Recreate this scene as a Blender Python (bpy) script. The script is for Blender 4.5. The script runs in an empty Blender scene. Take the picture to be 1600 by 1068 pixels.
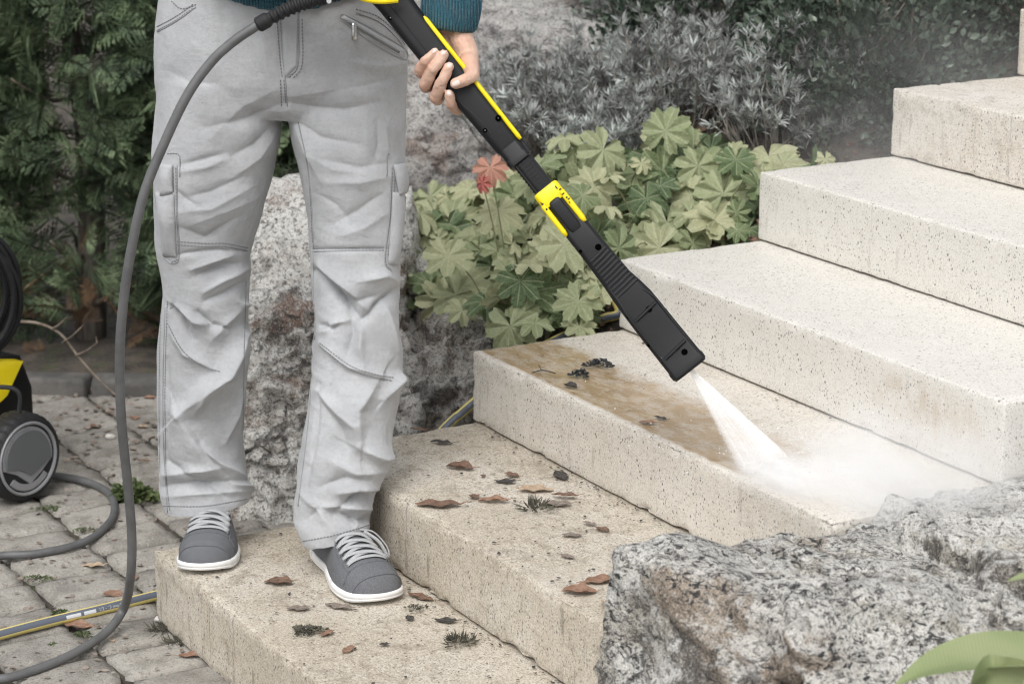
import bpy, bmesh, math, random
import numpy as np
from mathutils import Vector, Matrix
from mathutils.bvhtree import BVHTree

random.seed(7)
rng = np.random.default_rng(7)
sc = bpy.context.scene
C = sc.collection
R = math.radians

# ------------------------------------------------------------------ camera
F = 3752.47          # focal length in pixels of a 1600 px wide frame
PITCH = 0.262083
HC = 1.714
cam = bpy.data.cameras.new('camera')
camo = bpy.data.objects.new('camera', cam)
C.objects.link(camo)
camo.location = (0, 0, HC)
camo.rotation_euler = (math.pi / 2 - PITCH, 0, 0)
cam.sensor_width = 36.0
cam.lens = F / 1600 * 36
cam.clip_start = 0.05
cam.clip_end = 2000
cam.dof.use_dof = True
cam.dof.focus_distance = 4.3
cam.dof.aperture_fstop = 6.3
sc.camera = camo

# ------------------------------------------------------------------ sky, sun, exposure
world = bpy.data.worlds.new('World')
sc.world = world
world.use_nodes = True
SUN_EL, SUN_AZ = R(53), R(197)      # azimuth clockwise from +Y: the sun stands behind and left of the camera
wn = world.node_tree
wn.nodes.clear()
sky = wn.nodes.new('ShaderNodeTexSky')
sky.sky_type = 'NISHITA'
sky.sun_disc = False
sky.sun_elevation = SUN_EL
sky.sun_rotation = SUN_AZ
hs = wn.nodes.new('ShaderNodeHueSaturation')   # an overcast sky has little blue in it
hs.inputs['Saturation'].default_value = 0.16
bg = wn.nodes.new('ShaderNodeBackground')
bg.inputs['Strength'].default_value = 0.11
wo = wn.nodes.new('ShaderNodeOutputWorld')
wn.links.new(sky.outputs[0], hs.inputs['Color'])
wn.links.new(hs.outputs[0], bg.inputs['Color'])
wn.links.new(bg.outputs[0], wo.inputs['Surface'])
sl = bpy.data.lights.new('sun', 'SUN')
sl.energy = 1.5
sl.angle = R(38)
sl.color = (1.0, 0.985, 0.97)
so = bpy.data.objects.new('sun', sl)
C.objects.link(so)
sdir = Vector((math.sin(SUN_AZ) * math.cos(SUN_EL), math.cos(SUN_AZ) * math.cos(SUN_EL), math.sin(SUN_EL)))
so.rotation_euler = sdir.to_track_quat('Z', 'Y').to_euler()
so.location = sdir * 20
vs = sc.view_settings
vs.view_transform = 'Standard'
vs.look = 'None'
vs.gamma = 1.0
vs.exposure = 0.78
vs.use_curve_mapping = False
sc.cycles.use_denoising = True
sc.cycles.max_bounces = 8
sc.cycles.diffuse_bounces = 3
sc.cycles.adaptive_threshold = 0.03
sc.cycles.volume_bounces = 8
sc.cycles.transparent_max_bounces = 16
sc.cycles.volume_step_rate = 1.0
sc.cycles.sample_clamp_indirect = 6
sc.cycles.pixel_filter_type = 'BLACKMAN_HARRIS'
sc.cycles.filter_width = 1.15

# ------------------------------------------------------------------ geometry of the view (used to measure, not to fake)
CP, SP = math.cos(PITCH), math.sin(PITCH)
def ray(u, v):
    a = (u - 800) / F; b = -(v - 534) / F
    return np.array([a, CP + b * SP, -SP + b * CP])
CAM = np.array([0, 0, HC])
def ony(u, v, y):
    r = ray(u, v); return CAM + r * (y / r[1])
def onz(u, v, z):
    r = ray(u, v); return CAM + r * ((z - HC) / r[2])
def proj(V):
    x, y, z = V[:, 0], V[:, 1], V[:, 2] - HC
    Z = y * CP - z * SP; U = y * SP + z * CP
    return 800 + F * x / Z, 534 - F * U / Z
SO = np.array([-.68528, 4.31891]); ASC = np.array([.8712, .49093]); FR = np.array([.49093, -.8712])
SH, SD = .15, .3466                       # riser and tread
def S(a, b, z=0.0):                       # stair coordinates: a up the flight, b along a step
    q = SO + ASC * a + FR * b
    return np.array([q[0], q[1], z])
def st(X):
    q = np.asarray(X)[..., :2] - SO
    return q @ ASC, q @ FR
STAIR_M = Matrix(((FR[0], ASC[0], 0, 0), (FR[1], ASC[1], 0, 0), (0, 0, 1, 0), (0, 0, 0, 1)))

# ------------------------------------------------------------------ mesh helpers
def vnoise(P, seed=0):
    P = np.asarray(P, float)
    i = np.floor(P).astype(np.int64); f = P - i
    f = f * f * f * (f * (f * 6 - 15) + 10)
    def hsh(x, y, z):
        n = (x * 374761393 + y * 668265263 + z * 2147483647 + seed * 974711) & 0xffffffff
        n = ((n ^ (n >> 13)) * 1274126177) & 0xffffffff
        n = ((n ^ (n >> 16)) * 2246822519) & 0xffffffff
        return ((n ^ (n >> 15)) & 0xffff) / 65535.0
    x, y, z = i[:, 0], i[:, 1], i[:, 2]
    r = 0
    for dx in (0, 1):
        wx = f[:, 0] if dx else 1 - f[:, 0]
        for dy in (0, 1):
            wy = f[:, 1] if dy else 1 - f[:, 1]
            for dz in (0, 1):
                wz = f[:, 2] if dz else 1 - f[:, 2]
                r = r + wx * wy * wz * hsh(x + dx, y + dy, z + dz)
    return r * 2 - 1
def fbm(P, oct=4, seed=0, gain=.5):
    s = 0; a = 1; P = np.asarray(P, float)
    for o in range(oct):
        s = s + a * vnoise(P * 2 ** o + 17.3 * o, seed + o); a *= gain
    return s
def ridged(P, oct=4, seed=0):
    s = 0; a = 1; P = np.asarray(P, float)
    for o in range(oct):
        s = s + a * (1 - 2 * np.abs(vnoise(P * 2 ** o + 9.1 * o, seed + o))); a *= .5
    return s
def sstep(a, b, x):
    t = np.clip((np.asarray(x, float) - a) / (b - a), 0, 1); return t * t * (3 - 2 * t)

def mesh_np(name, V, polys, smooth=True):
    """polys: list of (m,k) int arrays"""
    V = np.asarray(V, np.float32)
    polys = [np.asarray(p, np.int32) for p in polys if len(p)]
    me = bpy.data.meshes.new(name)
    me.vertices.add(len(V)); me.vertices.foreach_set('co', V.ravel())
    li = np.concatenate([p.ravel() for p in polys])
    tot = np.concatenate([np.full(len(p), p.shape[1], np.int32) for p in polys])
    start = np.concatenate([[0], np.cumsum(tot)[:-1]]).astype(np.int32)
    me.loops.add(len(li)); me.loops.foreach_set('vertex_index', li)
    me.polygons.add(len(tot)); me.polygons.foreach_set('loop_start', start)
    me.polygons.foreach_set('use_smooth', np.full(len(tot), smooth, bool))
    me.update(calc_edges=True)
    return me

class MB:
    """collects pieces of ONE mesh"""
    def __init__(self): self.V = []; self.P = []; self.n = 0
    def add(self, V, polys):
        V = np.asarray(V, float)
        for p in polys:
            p = np.asarray(p, np.int32)
            if len(p): self.P.append(p + self.n)
        self.V.append(V); self.n += len(V); return self
    def mesh(self, name, smooth=True):
        d = {}
        for p in self.P: d.setdefault(p.shape[1], []).append(p)
        return mesh_np(name, np.concatenate(self.V), [np.concatenate(x) for x in d.values()], smooth)
    def obj(self, name, mat=None, parent=None, smooth=True, sharp=None):
        return link(name, self.mesh(name, smooth), mat, parent, sharp)

def link(name, me, mat=None, parent=None, sharp=None):
    o = bpy.data.objects.new(name, me); C.objects.link(o)
    if mat is not None and me is not None and not me.materials: me.materials.append(mat)
    if parent is not None: o.parent = parent
    if sharp is not None: me.set_sharp_from_angle(angle=R(sharp))
    return o
def empty(name, loc=(0, 0, 0), rz=0.0):
    o = bpy.data.objects.new(name, None); C.objects.link(o)
    o.location = loc; o.rotation_euler = (0, 0, rz); o.empty_display_size = .05
    return o
def tag(o, label=None, cat=None, group=None, kind=None):
    if label: o['label'] = label
    if cat: o['category'] = cat
    if group: o['group'] = group
    if kind: o['kind'] = kind
    return o
def settle(o):
    """children were built in world space: make the parent relation keep that"""
    bpy.context.view_layer.update()
    return o.matrix_world.inverted()
def adopt(parent, *kids):
    inv = Matrix.LocRotScale(parent.location, parent.rotation_euler, None).inverted()
    for k in kids:
        k.parent = parent; k.matrix_parent_inverse = inv

def nrm(v):
    v = np.asarray(v, float); return v / (np.linalg.norm(v) + 1e-12)
def loft(rings, cap=True, closed=True):
    k = len(rings[0]); n = len(rings)
    V = np.concatenate([np.asarray(r, float) for r in rings])
    i = np.arange(n - 1)[:, None] * k; j = np.arange(k if closed else k - 1)[None, :]
    j2 = (j + 1) % k
    q = np.stack([i + j, i + j2, i + k + j2, i + k + j], -1).reshape(-1, 4)
    P = [q]
    if cap and closed:
        P.append(np.arange(k)[None, ::-1]); P.append((np.arange(k) + (n - 1) * k)[None])
    return V, P
def frames(pts, up=(0, 0, 1)):
    pts = np.asarray(pts, float); n = len(pts)
    T = np.gradient(pts, axis=0); T /= np.linalg.norm(T, axis=1)[:, None] + 1e-12
    u = np.asarray(up, float)
    if abs(T[0] @ nrm(u)) > .95: u = np.array([1., 0, 0])
    A = np.zeros_like(pts); B = np.zeros_like(pts)
    a = nrm(np.cross(T[0], u))
    for i in range(n):
        a = nrm(a - T[i] * (a @ T[i])); A[i] = a; B[i] = np.cross(a, T[i])
    return T, A, B
def tube(pts, rad, seg=8, flat=1.0, up=(0, 0, 1), cap=True):
    pts = np.asarray(pts, float); n = len(pts)
    rad = np.full(n, rad) if np.isscalar(rad) else np.asarray(rad, float)
    T, A, B = frames(pts, up)
    t = np.linspace(0, 2 * math.pi, seg, endpoint=False)
    rings = [pts[i] + rad[i] * (np.cos(t)[:, None] * A[i] + flat * np.sin(t)[:, None] * B[i]) for i in range(n)]
    return loft(rings, cap)
def spline(ctrl, n=40):
    """Catmull-Rom through control points"""
    c = np.asarray(ctrl, float); c = np.vstack([2 * c[0] - c[1], c, 2 * c[-1] - c[-2]])
    m = len(c) - 3; t = np.linspace(0, m - 1e-9, n); i = t.astype(int); f = (t - i)[:, None]
    p0, p1, p2, p3 = c[i], c[i + 1], c[i + 2], c[i + 3]
    return .5 * (2 * p1 + (p2 - p0) * f + (2 * p0 - 5 * p1 + 4 * p2 - p3) * f ** 2 + (3 * p1 - p0 - 3 * p2 + p3) * f ** 3)
def rrect(w, h, r, seg=4):
    """rounded rectangle, half sizes w,h"""
    out = []
    for cx, cy, a0 in ((w - r, h - r, 0), (-w + r, h - r, 90), (-w + r, -h + r, 180), (w - r, -h + r, 270)):
        for k in range(seg + 1):
            a = R(a0 + 90 * k / seg); out.append((cx + r * math.cos(a), cy + r * math.sin(a)))
    return np.array(out)
def rbox(c, half, r=.004, M=None, seg=3):
    """a box with rounded edges; M: 3x3 axes as rows"""
    x, y, z = half; r = min(r, x * .95, y * .95, z * .95); rings = []
    for zz, ins in ((-z, r), (-z + r * .3, r * .3), (-z + r, 0), (z - r, 0), (z - r * .3, r * .3), (z, r)):
        q = rrect(x - ins, y - ins, max(r - ins * .5, 1e-4), seg)
        rings.append(np.column_stack([q, np.full(len(q), zz)]))
    V, P = loft(rings)
    if M is not None: V = V @ np.asarray(M)
    return V + np.asarray(c), P
def ico(sub, c=(0, 0, 0), r=1.0):
    bm = bmesh.new(); bmesh.ops.create_icosphere(bm, subdivisions=sub, radius=1)
    V = np.array([v.co for v in bm.verts]); Fc = np.array([[v.index for v in f.verts] for f in bm.faces]); bm.free()
    return V * r + np.asarray(c), [Fc]
def capsules(mb, pts, rad, seg=14):
    """a chain of tapered limbs with ball joints, to be remeshed into one skin"""
    pts = np.asarray(pts, float)
    for i in range(len(pts)):
        V, P = ico(2, pts[i], rad[i]); mb.add(V, P)
        if i: mb.add(*tube([pts[i - 1], pts[i]], [rad[i - 1], rad[i]], seg))
def remesh(me, voxel):
    o = bpy.data.objects.new('tmp', me); C.objects.link(o)
    m = o.modifiers.new('r', 'REMESH'); m.mode = 'VOXEL'; m.voxel_size = voxel
    dg = bpy.context.evaluated_depsgraph_get()
    me2 = bpy.data.meshes.new_from_object(o.evaluated_get(dg))
    bpy.data.objects.remove(o)
    return me2
def get_co(me):
    a = np.empty(len(me.vertices) * 3, np.float32); me.vertices.foreach_get('co', a); return a.reshape(-1, 3).astype(float)
def set_co(me, V): me.vertices.foreach_set('co', np.asarray(V, np.float32).ravel()); me.update()
def get_no(me):
    a = np.empty(len(me.vertices) * 3, np.float32); me.vertex_normals.foreach_get('vector', a); return a.reshape(-1, 3).astype(float)
def smooth_mesh(me, it=5, lam=.6, mask=None):
    e = np.empty(len(me.edges) * 2, np.int32); me.edges.foreach_get('vertices', e); e = e.reshape(-1, 2)
    V = get_co(me); n = len(V); deg = np.bincount(e.ravel(), minlength=n)[:, None].clip(1)
    w = lam if mask is None else lam * mask[:, None]
    for _ in range(it):
        A = np.zeros_like(V)
        for k in range(3):
            A[:, k] = np.bincount(e[:, 0], V[e[:, 1], k], n) + np.bincount(e[:, 1], V[e[:, 0], k], n)
        V = V + w * (A / deg - V)
    set_co(me, V); return V
def shade(me, smooth=True): me.polygons.foreach_set('use_smooth', np.full(len(me.polygons), smooth, bool)); me.update()
def scatter(V0, P0, pos, rot, scale):
    """copies of a small template: pos (n,3), rot (n,3,3) rows are the axes, scale (n,)"""
    n = len(pos); k = len(V0)
    W = np.einsum('vi,nij->nvj', V0, rot) * scale[:, None, None] + pos[:, None, :]
    off = (np.arange(n) * k)[:, None, None]
    return W.reshape(-1, 3), [(np.asarray(p)[None] + off).reshape(-1, np.asarray(p).shape[1]) for p in P0]
def axes_from(d, up):
    """rows X,Y,Z with Y = direction d, Z near up (arrays n,3)"""
    d = d / (np.linalg.norm(d, axis=1)[:, None] + 1e-9)
    x = np.cross(d, up); x /= np.linalg.norm(x, axis=1)[:, None] + 1e-9
    z = np.cross(x, d)
    return np.stack([x, d, z], 1)

# ------------------------------------------------------------------ material helpers
def N(nt, t, inp=None, **attr):
    n = nt.nodes.new('ShaderNode' + t)
    for k, v in attr.items(): setattr(n, k, v)
    for k, v in (inp or {}).items():
        if isinstance(v, bpy.types.NodeSocket): nt.links.new(v, n.inputs[k])
        else: n.inputs[k].default_value = v
    return n
def col4(c): return (c[0], c[1], c[2], 1)
class Mat:
    def __init__(s, name, rough=.8, base=(.5, .5, .5), **kw):
        s.m = bpy.data.materials.new(name); s.m.use_nodes = True; s.nt = s.m.node_tree
        s.b = s.nt.nodes['Principled BSDF']; s.o = s.nt.nodes['Material Output']
        s.b.inputs['Base Color'].default_value = col4(base); s.b.inputs['Roughness'].default_value = rough
        for k, v in kw.items(): s.b.inputs[k].default_value = v
        s.tc = None
    def co(s, kind='Object'):
        if s.tc is None: s.tc = N(s.nt, 'TexCoord')
        return s.tc.outputs[kind]
    def sep(s, kind='Object'): return N(s.nt, 'SeparateXYZ', {0: s.co(kind)}).outputs
    def mapv(s, vec, scale=(1, 1, 1), rot=(0, 0, 0), loc=(0, 0, 0)):
        return N(s.nt, 'Mapping', {'Vector': vec, 'Scale': scale, 'Rotation': rot, 'Location': loc}).outputs[0]
    def noise(s, scale, detail=4, rough=.55, vec=None, dist=0.0, kind='Object'):
        return N(s.nt, 'TexNoise', {'Vector': vec or s.co(kind), 'Scale': scale, 'Detail': detail, 'Roughness': rough, 'Distortion': dist}).outputs['Fac']
    def voro(s, scale, vec=None, feature='F1', out='Distance', rnd=1.0):
        return N(s.nt, 'TexVoronoi', {'Vector': vec or s.co(), 'Scale': scale, 'Randomness': rnd}, feature=feature).outputs[out]
    def math(s, op, a, b=0.0, c=0.0, clamp=False):
        return N(s.nt, 'Math', {0: a, 1: b, 2: c}, operation=op, use_clamp=clamp).outputs[0]
    def ss(s, x, lo, hi):
        return N(s.nt, 'MapRange', {'Value': x, 'From Min': lo, 'From Max': hi, 'To Min': 0.0, 'To Max': 1.0}, interpolation_type='SMOOTHSTEP').outputs[0]
    def mix(s, f, a, b, blend='MIX'):
        n = N(s.nt, 'Mix', data_type='RGBA', blend_type=blend)
        for i, v in ((0, f), (6, a), (7, b)):
            if isinstance(v, bpy.types.NodeSocket): s.nt.links.new(v, n.inputs[i])
            else: n.inputs[i].default_value = v if i == 0 else col4(v)
        return n.outputs[2]
    def ramp(s, f, stops):
        n = N(s.nt, 'ValToRGB', {0: f}); cr = n.color_ramp
        while len(cr.elements) < len(stops): cr.elements.new(.5)
        for e, (p, c) in zip(cr.elements, stops): e.position = p; e.color = col4(c) if len(c) == 3 else c
        return n.outputs[0]
    def color(s, sock): s.nt.links.new(sock, s.b.inputs['Base Color']); return s
    def set(s, k, v):
        if isinstance(v, bpy.types.NodeSocket): s.nt.links.new(v, s.b.inputs[k])
        else: s.b.inputs[k].default_value = v
        return s
    def bump(s, hgt, strength=.5, dist=.002, prev=None):
        n = N(s.nt, 'Bump', {'Height': hgt, 'Strength': strength, 'Distance': dist})
        if prev is not None: s.nt.links.new(prev, n.inputs['Normal'])
        s.nt.links.new(n.outputs[0], s.b.inputs['Normal']); return n.outputs[0]
    def rand(s): return N(s.nt, 'ObjectInfo').outputs['Random']
# ------------------------------------------------------------------ materials of the setting
def step_mat(name, base, dirt, amt, speck, wet=False, stain=None):
    m = Mat(name, rough=.5 if amt < .4 else .75); p = m.co()
    big = m.noise(3.2, 5, .6); mid = m.noise(17, 5, .65); fine = m.noise(260, 3, .6)
    f = m.math('ADD', m.math('MULTIPLY', big, .9), m.math('MULTIPLY', mid, .5))
    f = m.math('MULTIPLY', m.ss(f, .45, 1.0), 1.0)
    f = m.math('ADD', m.math('MULTIPLY', f, amt * 1.1), amt * .35, clamp=True)
    c = m.mix(f, base, dirt)
    c = m.mix(m.math('MULTIPLY', m.ss(fine, .50, .66), .62 * (.25 + amt)), c, (.30, .26, .21))
    c = m.mix(m.math('MULTIPLY', m.ss(m.noise(75, 5, .7, vec=m.mapv(p, scale=(.6, 1.5, 1))), .53, .63), .55 * amt), c, (.34, .28, .205))
    c = m.mix(m.math('MULTIPLY', m.ss(fine, .46, .30), .5), c, (.86, .83, .77))
    wd = m.math('MULTIPLY', m.ss(m.noise(24, 8, .78, dist=.8), .49, .60), m.ss(m.noise(5, 5, .65, vec=m.mapv(p, loc=(4, 2, 8))), .42, .58))
    c = m.mix(m.math('MULTIPLY', wd, .75 * amt), c, (.30, .25, .19))
    # dark grains of the terrazzo-like stone
    for sc_, rad, pick, k in ((92, .20, .55, 1.), (170, .24, .45, .9), (330, .27, .4, .65)):
        v = N(m.nt, 'TexVoronoi', {'Vector': m.mapv(p, rot=(.3 * k, .5, .2), scale=(1, 1, .8)), 'Scale': sc_})
        dot = m.ss(m.math('ADD', v.outputs['Distance'], m.math('MULTIPLY', fine, .16)), rad + .12, rad + .02)
        sel = m.ss(N(m.nt, 'SeparateColor', {0: v.outputs['Color']}).outputs[0], pick + .12 * (1.2 - speck), pick + .14 * (1.25 - speck))
        clump = m.ss(m.noise(7, 3, .6, vec=m.mapv(p, loc=(k, 0, 0))), .30, .62)
        fac = m.math('MULTIPLY', m.math('MULTIPLY', dot, sel), m.math('MULTIPLY', m.math('ADD', m.math('MULTIPLY', clump, .6), .4), k * .85))
        c = m.mix(fac, c, (.085, .075, .062))
    # vertical drip marks
    dr = m.noise(1, 5, .72, vec=m.mapv(p, scale=(48, 48, 7)))
    c = m.mix(m.math('MULTIPLY', m.ss(dr, .57, .66), .55 * (amt + .12)), c, (.14, .115, .085))
    x, y, z = m.sep()[0:3]
    if stain:
        dx = m.math('POWER', m.math('DIVIDE', m.math('SUBTRACT', x, stain[0]), stain[2]), 2.0)
        dz = m.math('POWER', m.math('DIVIDE', m.math('SUBTRACT', z, stain[1]), stain[3]), 2.0)
        r = m.math('ADD', m.math('ADD', dx, dz), m.math('MULTIPLY', mid, 1.0))
        c = m.mix(m.math('MULTIPLY', m.math('MULTIPLY', m.ss(r, 1.6, .3), m.ss(m.noise(26, 6, .75, vec=m.mapv(p, scale=(1, 1, .6))), .36, .62)), .6), c, (.46, .35, .22))
    hgt = m.math('ADD', m.math('MULTIPLY', fine, .6), m.math('MULTIPLY', m.noise(700, 2, .6), .4))
    if wet:
        w = m.math('ADD', y, m.math('MULTIPLY', m.math('SUBTRACT', m.noise(11, 8, .72), .5), .20))
        w = m.math('MULTIPLY', m.ss(w, .215, .150), m.ss(m.math('ADD', x, m.math('MULTIPLY', m.math('SUBTRACT', mid, .5), .1)), .96, .88))
        w = m.math('MULTIPLY', w, m.math('MULTIPLY', m.ss(z, .142, .1462), m.ss(m.math('ADD', y, m.math('MULTIPLY', mid, .01)), .013, .024)))
        c2 = m.mix(m.ss(mid, .35, .7), (.41, .295, .175), (.31, .215, .12))
        c = m.mix(m.math('MULTIPLY', w, m.math('ADD', m.math('MULTIPLY', m.ss(m.noise(22, 7, .72, vec=m.mapv(p, scale=(1, 1.8, 1))), .40, .58), .40), .60)), c, c2)
        m.set('Roughness', m.math('SUBTRACT', .48, m.math('MULTIPLY', w, .26)))
        rip = m.noise(30, 3, .6, vec=m.mapv(p, scale=(1, 2.2, 1)), dist=.6)
        hgt = m.math('ADD', m.math('MULTIPLY', hgt, m.math('SUBTRACT', 1.0, m.math('MULTIPLY', w, .8))), m.math('MULTIPLY', m.math('MULTIPLY', rip, w), 1.3))
    m.color(c); m.bump(hgt, .7, .0014)
    return m.m
CLEAN = (.73, .70, .645)
TAN = (.52, .455, .36)
step_mats = [
    step_mat('step_dirty', (.69, .645, .57), TAN, .9, 1.45),
    step_mat('step_dirty_speckled', (.71, .665, .595), TAN, .85, 1.45),
    step_mat('step_half_washed', (.735, .695, .63), (.56, .49, .395), .34, 1.2, wet=True),
    step_mat('step_washed', CLEAN, (.66, .61, .54), .14, 1.05, stain=(1.0, .085, .20, .055)),
    step_mat('step_washed_pale', CLEAN, (.68, .64, .575), .18, .75),
    step_mat('step_brownish', (.74, .71, .66), (.58, .51, .415), .5, .9),
    step_mat('step_top', (.76, .70, .62), (.56, .46, .34), .45, .7),
]
def rock_mat(name, light, mid, dark, brown, sc_=1.0, lichen=.5, blackness=.5):
    m = Mat(name, rough=.92); p = m.co()
    a = m.noise(2.6 * sc_, 6, .6, dist=.8); b = m.noise(15 * sc_, 6, .68, dist=.6); g = m.noise(120 * sc_, 4, .72); g2 = m.noise(330 * sc_, 3, .7)
    f = m.math('ADD', m.math('MULTIPLY', a, .6), m.math('MULTIPLY', b, .4))
    c = m.ramp(f, [(.42, dark), (.465, mid), (.505, light), (.57, light), (.60, mid)])
    c = m.mix(m.math('MULTIPLY', m.ss(m.noise(3.1 * sc_, 6, .66, vec=m.mapv(p, loc=(3, 1, 7)), dist=1.2), .53, .60), .75), c, brown)
    n = N(m.nt, 'SeparateXYZ', {0: N(m.nt, 'NewGeometry').outputs['Normal']}).outputs
    up = m.math('ADD', m.math('MULTIPLY', n[2], .13), m.noise(8 * sc_, 8, .72, vec=m.mapv(p, loc=(9, 2, 1)), dist=.3))
    c = m.mix(m.math('MULTIPLY', m.ss(up, .51, .60), lichen), c, (.76, .745, .70))
    c = m.mix(m.math('MULTIPLY', m.ss(g, .52, .60), .75), c, tuple(x * .75 for x in dark))
    c = m.mix(m.math('MULTIPLY', m.ss(g2, .54, .62), .55), c, tuple(x * .5 for x in dark))
    c = m.mix(m.math('MULTIPLY', m.ss(g2, .45, .38), .45), c, (.78, .76, .72))
    wp_ = N(m.nt, 'VectorMath', {0: p, 1: N(m.nt, 'VectorMath', {0: N(m.nt, 'TexNoise', {'Vector': p, 'Scale': 9.0 * sc_, 'Detail': 5.0}).outputs['Color'], 'Scale': .34 / sc_}, operation='SCALE').outputs[0]}, operation='ADD').outputs[0]
    ck = N(m.nt, 'TexVoronoi', {'Vector': m.mapv(wp_, scale=(1, 1, 1.4)), 'Scale': 4.2 * sc_}, feature='DISTANCE_TO_EDGE').outputs['Distance']
    ckm = m.math('MULTIPLY', m.ss(ck, .050, .008), m.ss(m.noise(5 * sc_, 4, .65, vec=m.mapv(p, loc=(5, 5, 5))), .52, .60))
    c = m.mix(m.math('MULTIPLY', ckm, .7), c, (.05, .046, .042))
    bk = m.math('MULTIPLY', m.ss(m.noise(60 * sc_, 7, .78, vec=m.mapv(p, scale=(1, 1, 1.7), loc=(2, 2, 2)), dist=1.0), .52, .57), m.ss(m.noise(5.5 * sc_, 5, .65, vec=m.mapv(p, loc=(1, 7, 2))), .46, .56))
    c = m.mix(m.math('MULTIPLY', bk, blackness), c, (.022, .022, .024))
    m.color(c)
    h1 = m.math('SUBTRACT', m.math('ADD', m.math('MULTIPLY', b, 1.0), m.math('MULTIPLY', g, .3)), m.math('MULTIPLY', ckm, .35))
    nb = m.bump(h1, 1.0, .022)
    m.bump(g2, .8, .003, nb)
    return m.m
M_rock_front = rock_mat('granite_front', (.61, .575, .505), (.42, .385, .325), (.13, .115, .10), (.37, .29, .215), .9, .7, .95)
M_rock_white = rock_mat('granite_lichen', (.74, .71, .66), (.52, .48, .425), (.14, .12, .105), (.25, .155, .115), .9, .75, .7)
M_rock_brown = rock_mat('granite_brown', (.50, .46, .41), (.33, .29, .245), (.11, .095, .085), (.20, .13, .08), 1.3, .45, .7)
M_rock_far = rock_mat('granite_far', (.46, .435, .41), (.30, .285, .27), (.10, .095, .095), (.34, .25, .21), 1.1, .4, .5)

m = Mat('paving_stone', rough=.9); rnd = m.rand()
v = m.mapv(m.co(), loc=(0, 0, 0)); vv = N(m.nt, 'VectorMath', {0: v, 1: N(m.nt, 'CombineXYZ', {0: m.math('MULTIPLY', rnd, 37), 1: m.math('MULTIPLY', rnd, 91)}).outputs[0]}, operation='ADD').outputs[0]
gr = m.noise(190, 4, .7, vec=vv); bl = m.noise(13, 5, .6, vec=vv)
c = m.mix(m.ss(bl, .38, .66), (.37, .345, .305), (.24, .222, .193))
c = m.mix(m.math('MULTIPLY', m.ss(gr, .54, .66), .7), c, (.12, .11, .095))
c = m.mix(m.math('MULTIPLY', m.ss(gr, .42, .32), .6), c, (.56, .53, .48))
c = m.mix(m.math('MULTIPLY', m.ss(m.noise(30, 5, .7, vec=vv), .60, .72), .6), c, (.135, .115, .09))
c = m.mix(m.math('MULTIPLY', m.ss(m.noise(24, 5, .65, vec=m.mapv(vv, loc=(4, 4, 4))), .62, .72), .45), c, (.14, .155, .075))
hsv = N(m.nt, 'HueSaturation', {'Color': c, 'Value': m.math('ADD', m.math('MULTIPLY', m.math('FRACT', m.math('MULTIPLY', rnd, 7.7)), .32), .86)}).outputs[0]
m.color(hsv); m.bump(m.math('ADD', gr, m.math('MULTIPLY', bl, .9)), .9, .0035)
M_paver = m.m
m = Mat('soil', rough=.95)
a = m.noise(9, 6, .7); g = m.noise(85, 4, .7)
c = m.mix(m.ss(a, .4, .62), (.050, .042, .034), (.115, .095, .075))
c = m.mix(m.math('MULTIPLY', m.ss(m.noise(14, 5, .6, vec=m.mapv(m.co(), loc=(5, 5, 0))), .55, .66), .75), c, (.07, .085, .035))
c = m.mix(m.math('MULTIPLY', m.ss(g, .58, .68), .6), c, (.22, .17, .12))
m.color(c); m.bump(m.math('ADD', a, g), 1.0, .012)
M_soil = m.m
m = Mat('kerb_stone', rough=.9); g = m.noise(130, 4, .7)
c = m.mix(m.ss(m.noise(10, 5, .6), .4, .65), (.09, .086, .08), (.16, .15, .137)); c = m.mix(m.math('MULTIPLY', m.ss(g, .55, .7), .6), c, (.07, .065, .06))
m.color(c); m.bump(g, .7, .003); M_kerb = m.m

# ------------------------------------------------------------------ ground and soil
g = MB()
g.add([(-900, -900, -.014), (900, -900, -.014), (900, 900, -.014), (-900, 900, -.014)], [[[0, 1, 2, 3]]])
ground = g.obj('ground', M_soil); tag(ground, 'dark mossy earth that the paving lies on', kind='structure')

def zsoil(a, b):
    a = np.asarray(a, float); b = np.asarray(b, float)
    nb = np.clip(-b, 0, 3); left = (a * SH / SD - .045 + .10 * np.minimum(nb, .8) - .30 * np.clip(nb - .8, 0, 3)) * sstep(.55, 1.0, a - .12 * nb)
    left = left * (1 - .85 * sstep(1.1, 2.2, -b))
    under = a * SH / SD - .22
    right = (a * SH / SD - .16) * sstep(.5, 1.1, a)
    w1 = sstep(-.02, .1, b); w2 = sstep(1.12, 1.2, b)
    z = left * (1 - w1) + under * w1 * (1 - w2) + right * w2
    return np.minimum(z, 1.6)
aa = np.arange(-1.0, 6.5, .05); bb = np.arange(-6, 5, .05)
A_, B_ = np.meshgrid(aa, bb, indexing='ij')
Z_ = zsoil(A_, B_); Pn = np.stack([A_.ravel() * 9, B_.ravel() * 9, 0 * A_.ravel()], 1)
Z_ = Z_ + .022 * fbm(Pn, 4, 3).reshape(Z_.shape) * sstep(.02, .1, Z_) - .05 * (1 - sstep(.0, .06, Z_))
q = SO[None, None] + A_[..., None] * ASC + B_[..., None] * FR
V = np.concatenate([q, Z_[..., None]], -1).reshape(-1, 3)
na, nb_ = A_.shape; ii, jj = np.meshgrid(np.arange(na - 1), np.arange(nb_ - 1), indexing='ij')
k0 = (ii * nb_ + jj).ravel()
soil = MB().add(V, [np.stack([k0, k0 + 1, k0 + nb_ + 1, k0 + nb_], 1)[:, ::-1]]).obj('soil', M_soil)
tag(soil, 'dark garden soil banked up beside the stone steps', kind='structure')

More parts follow.
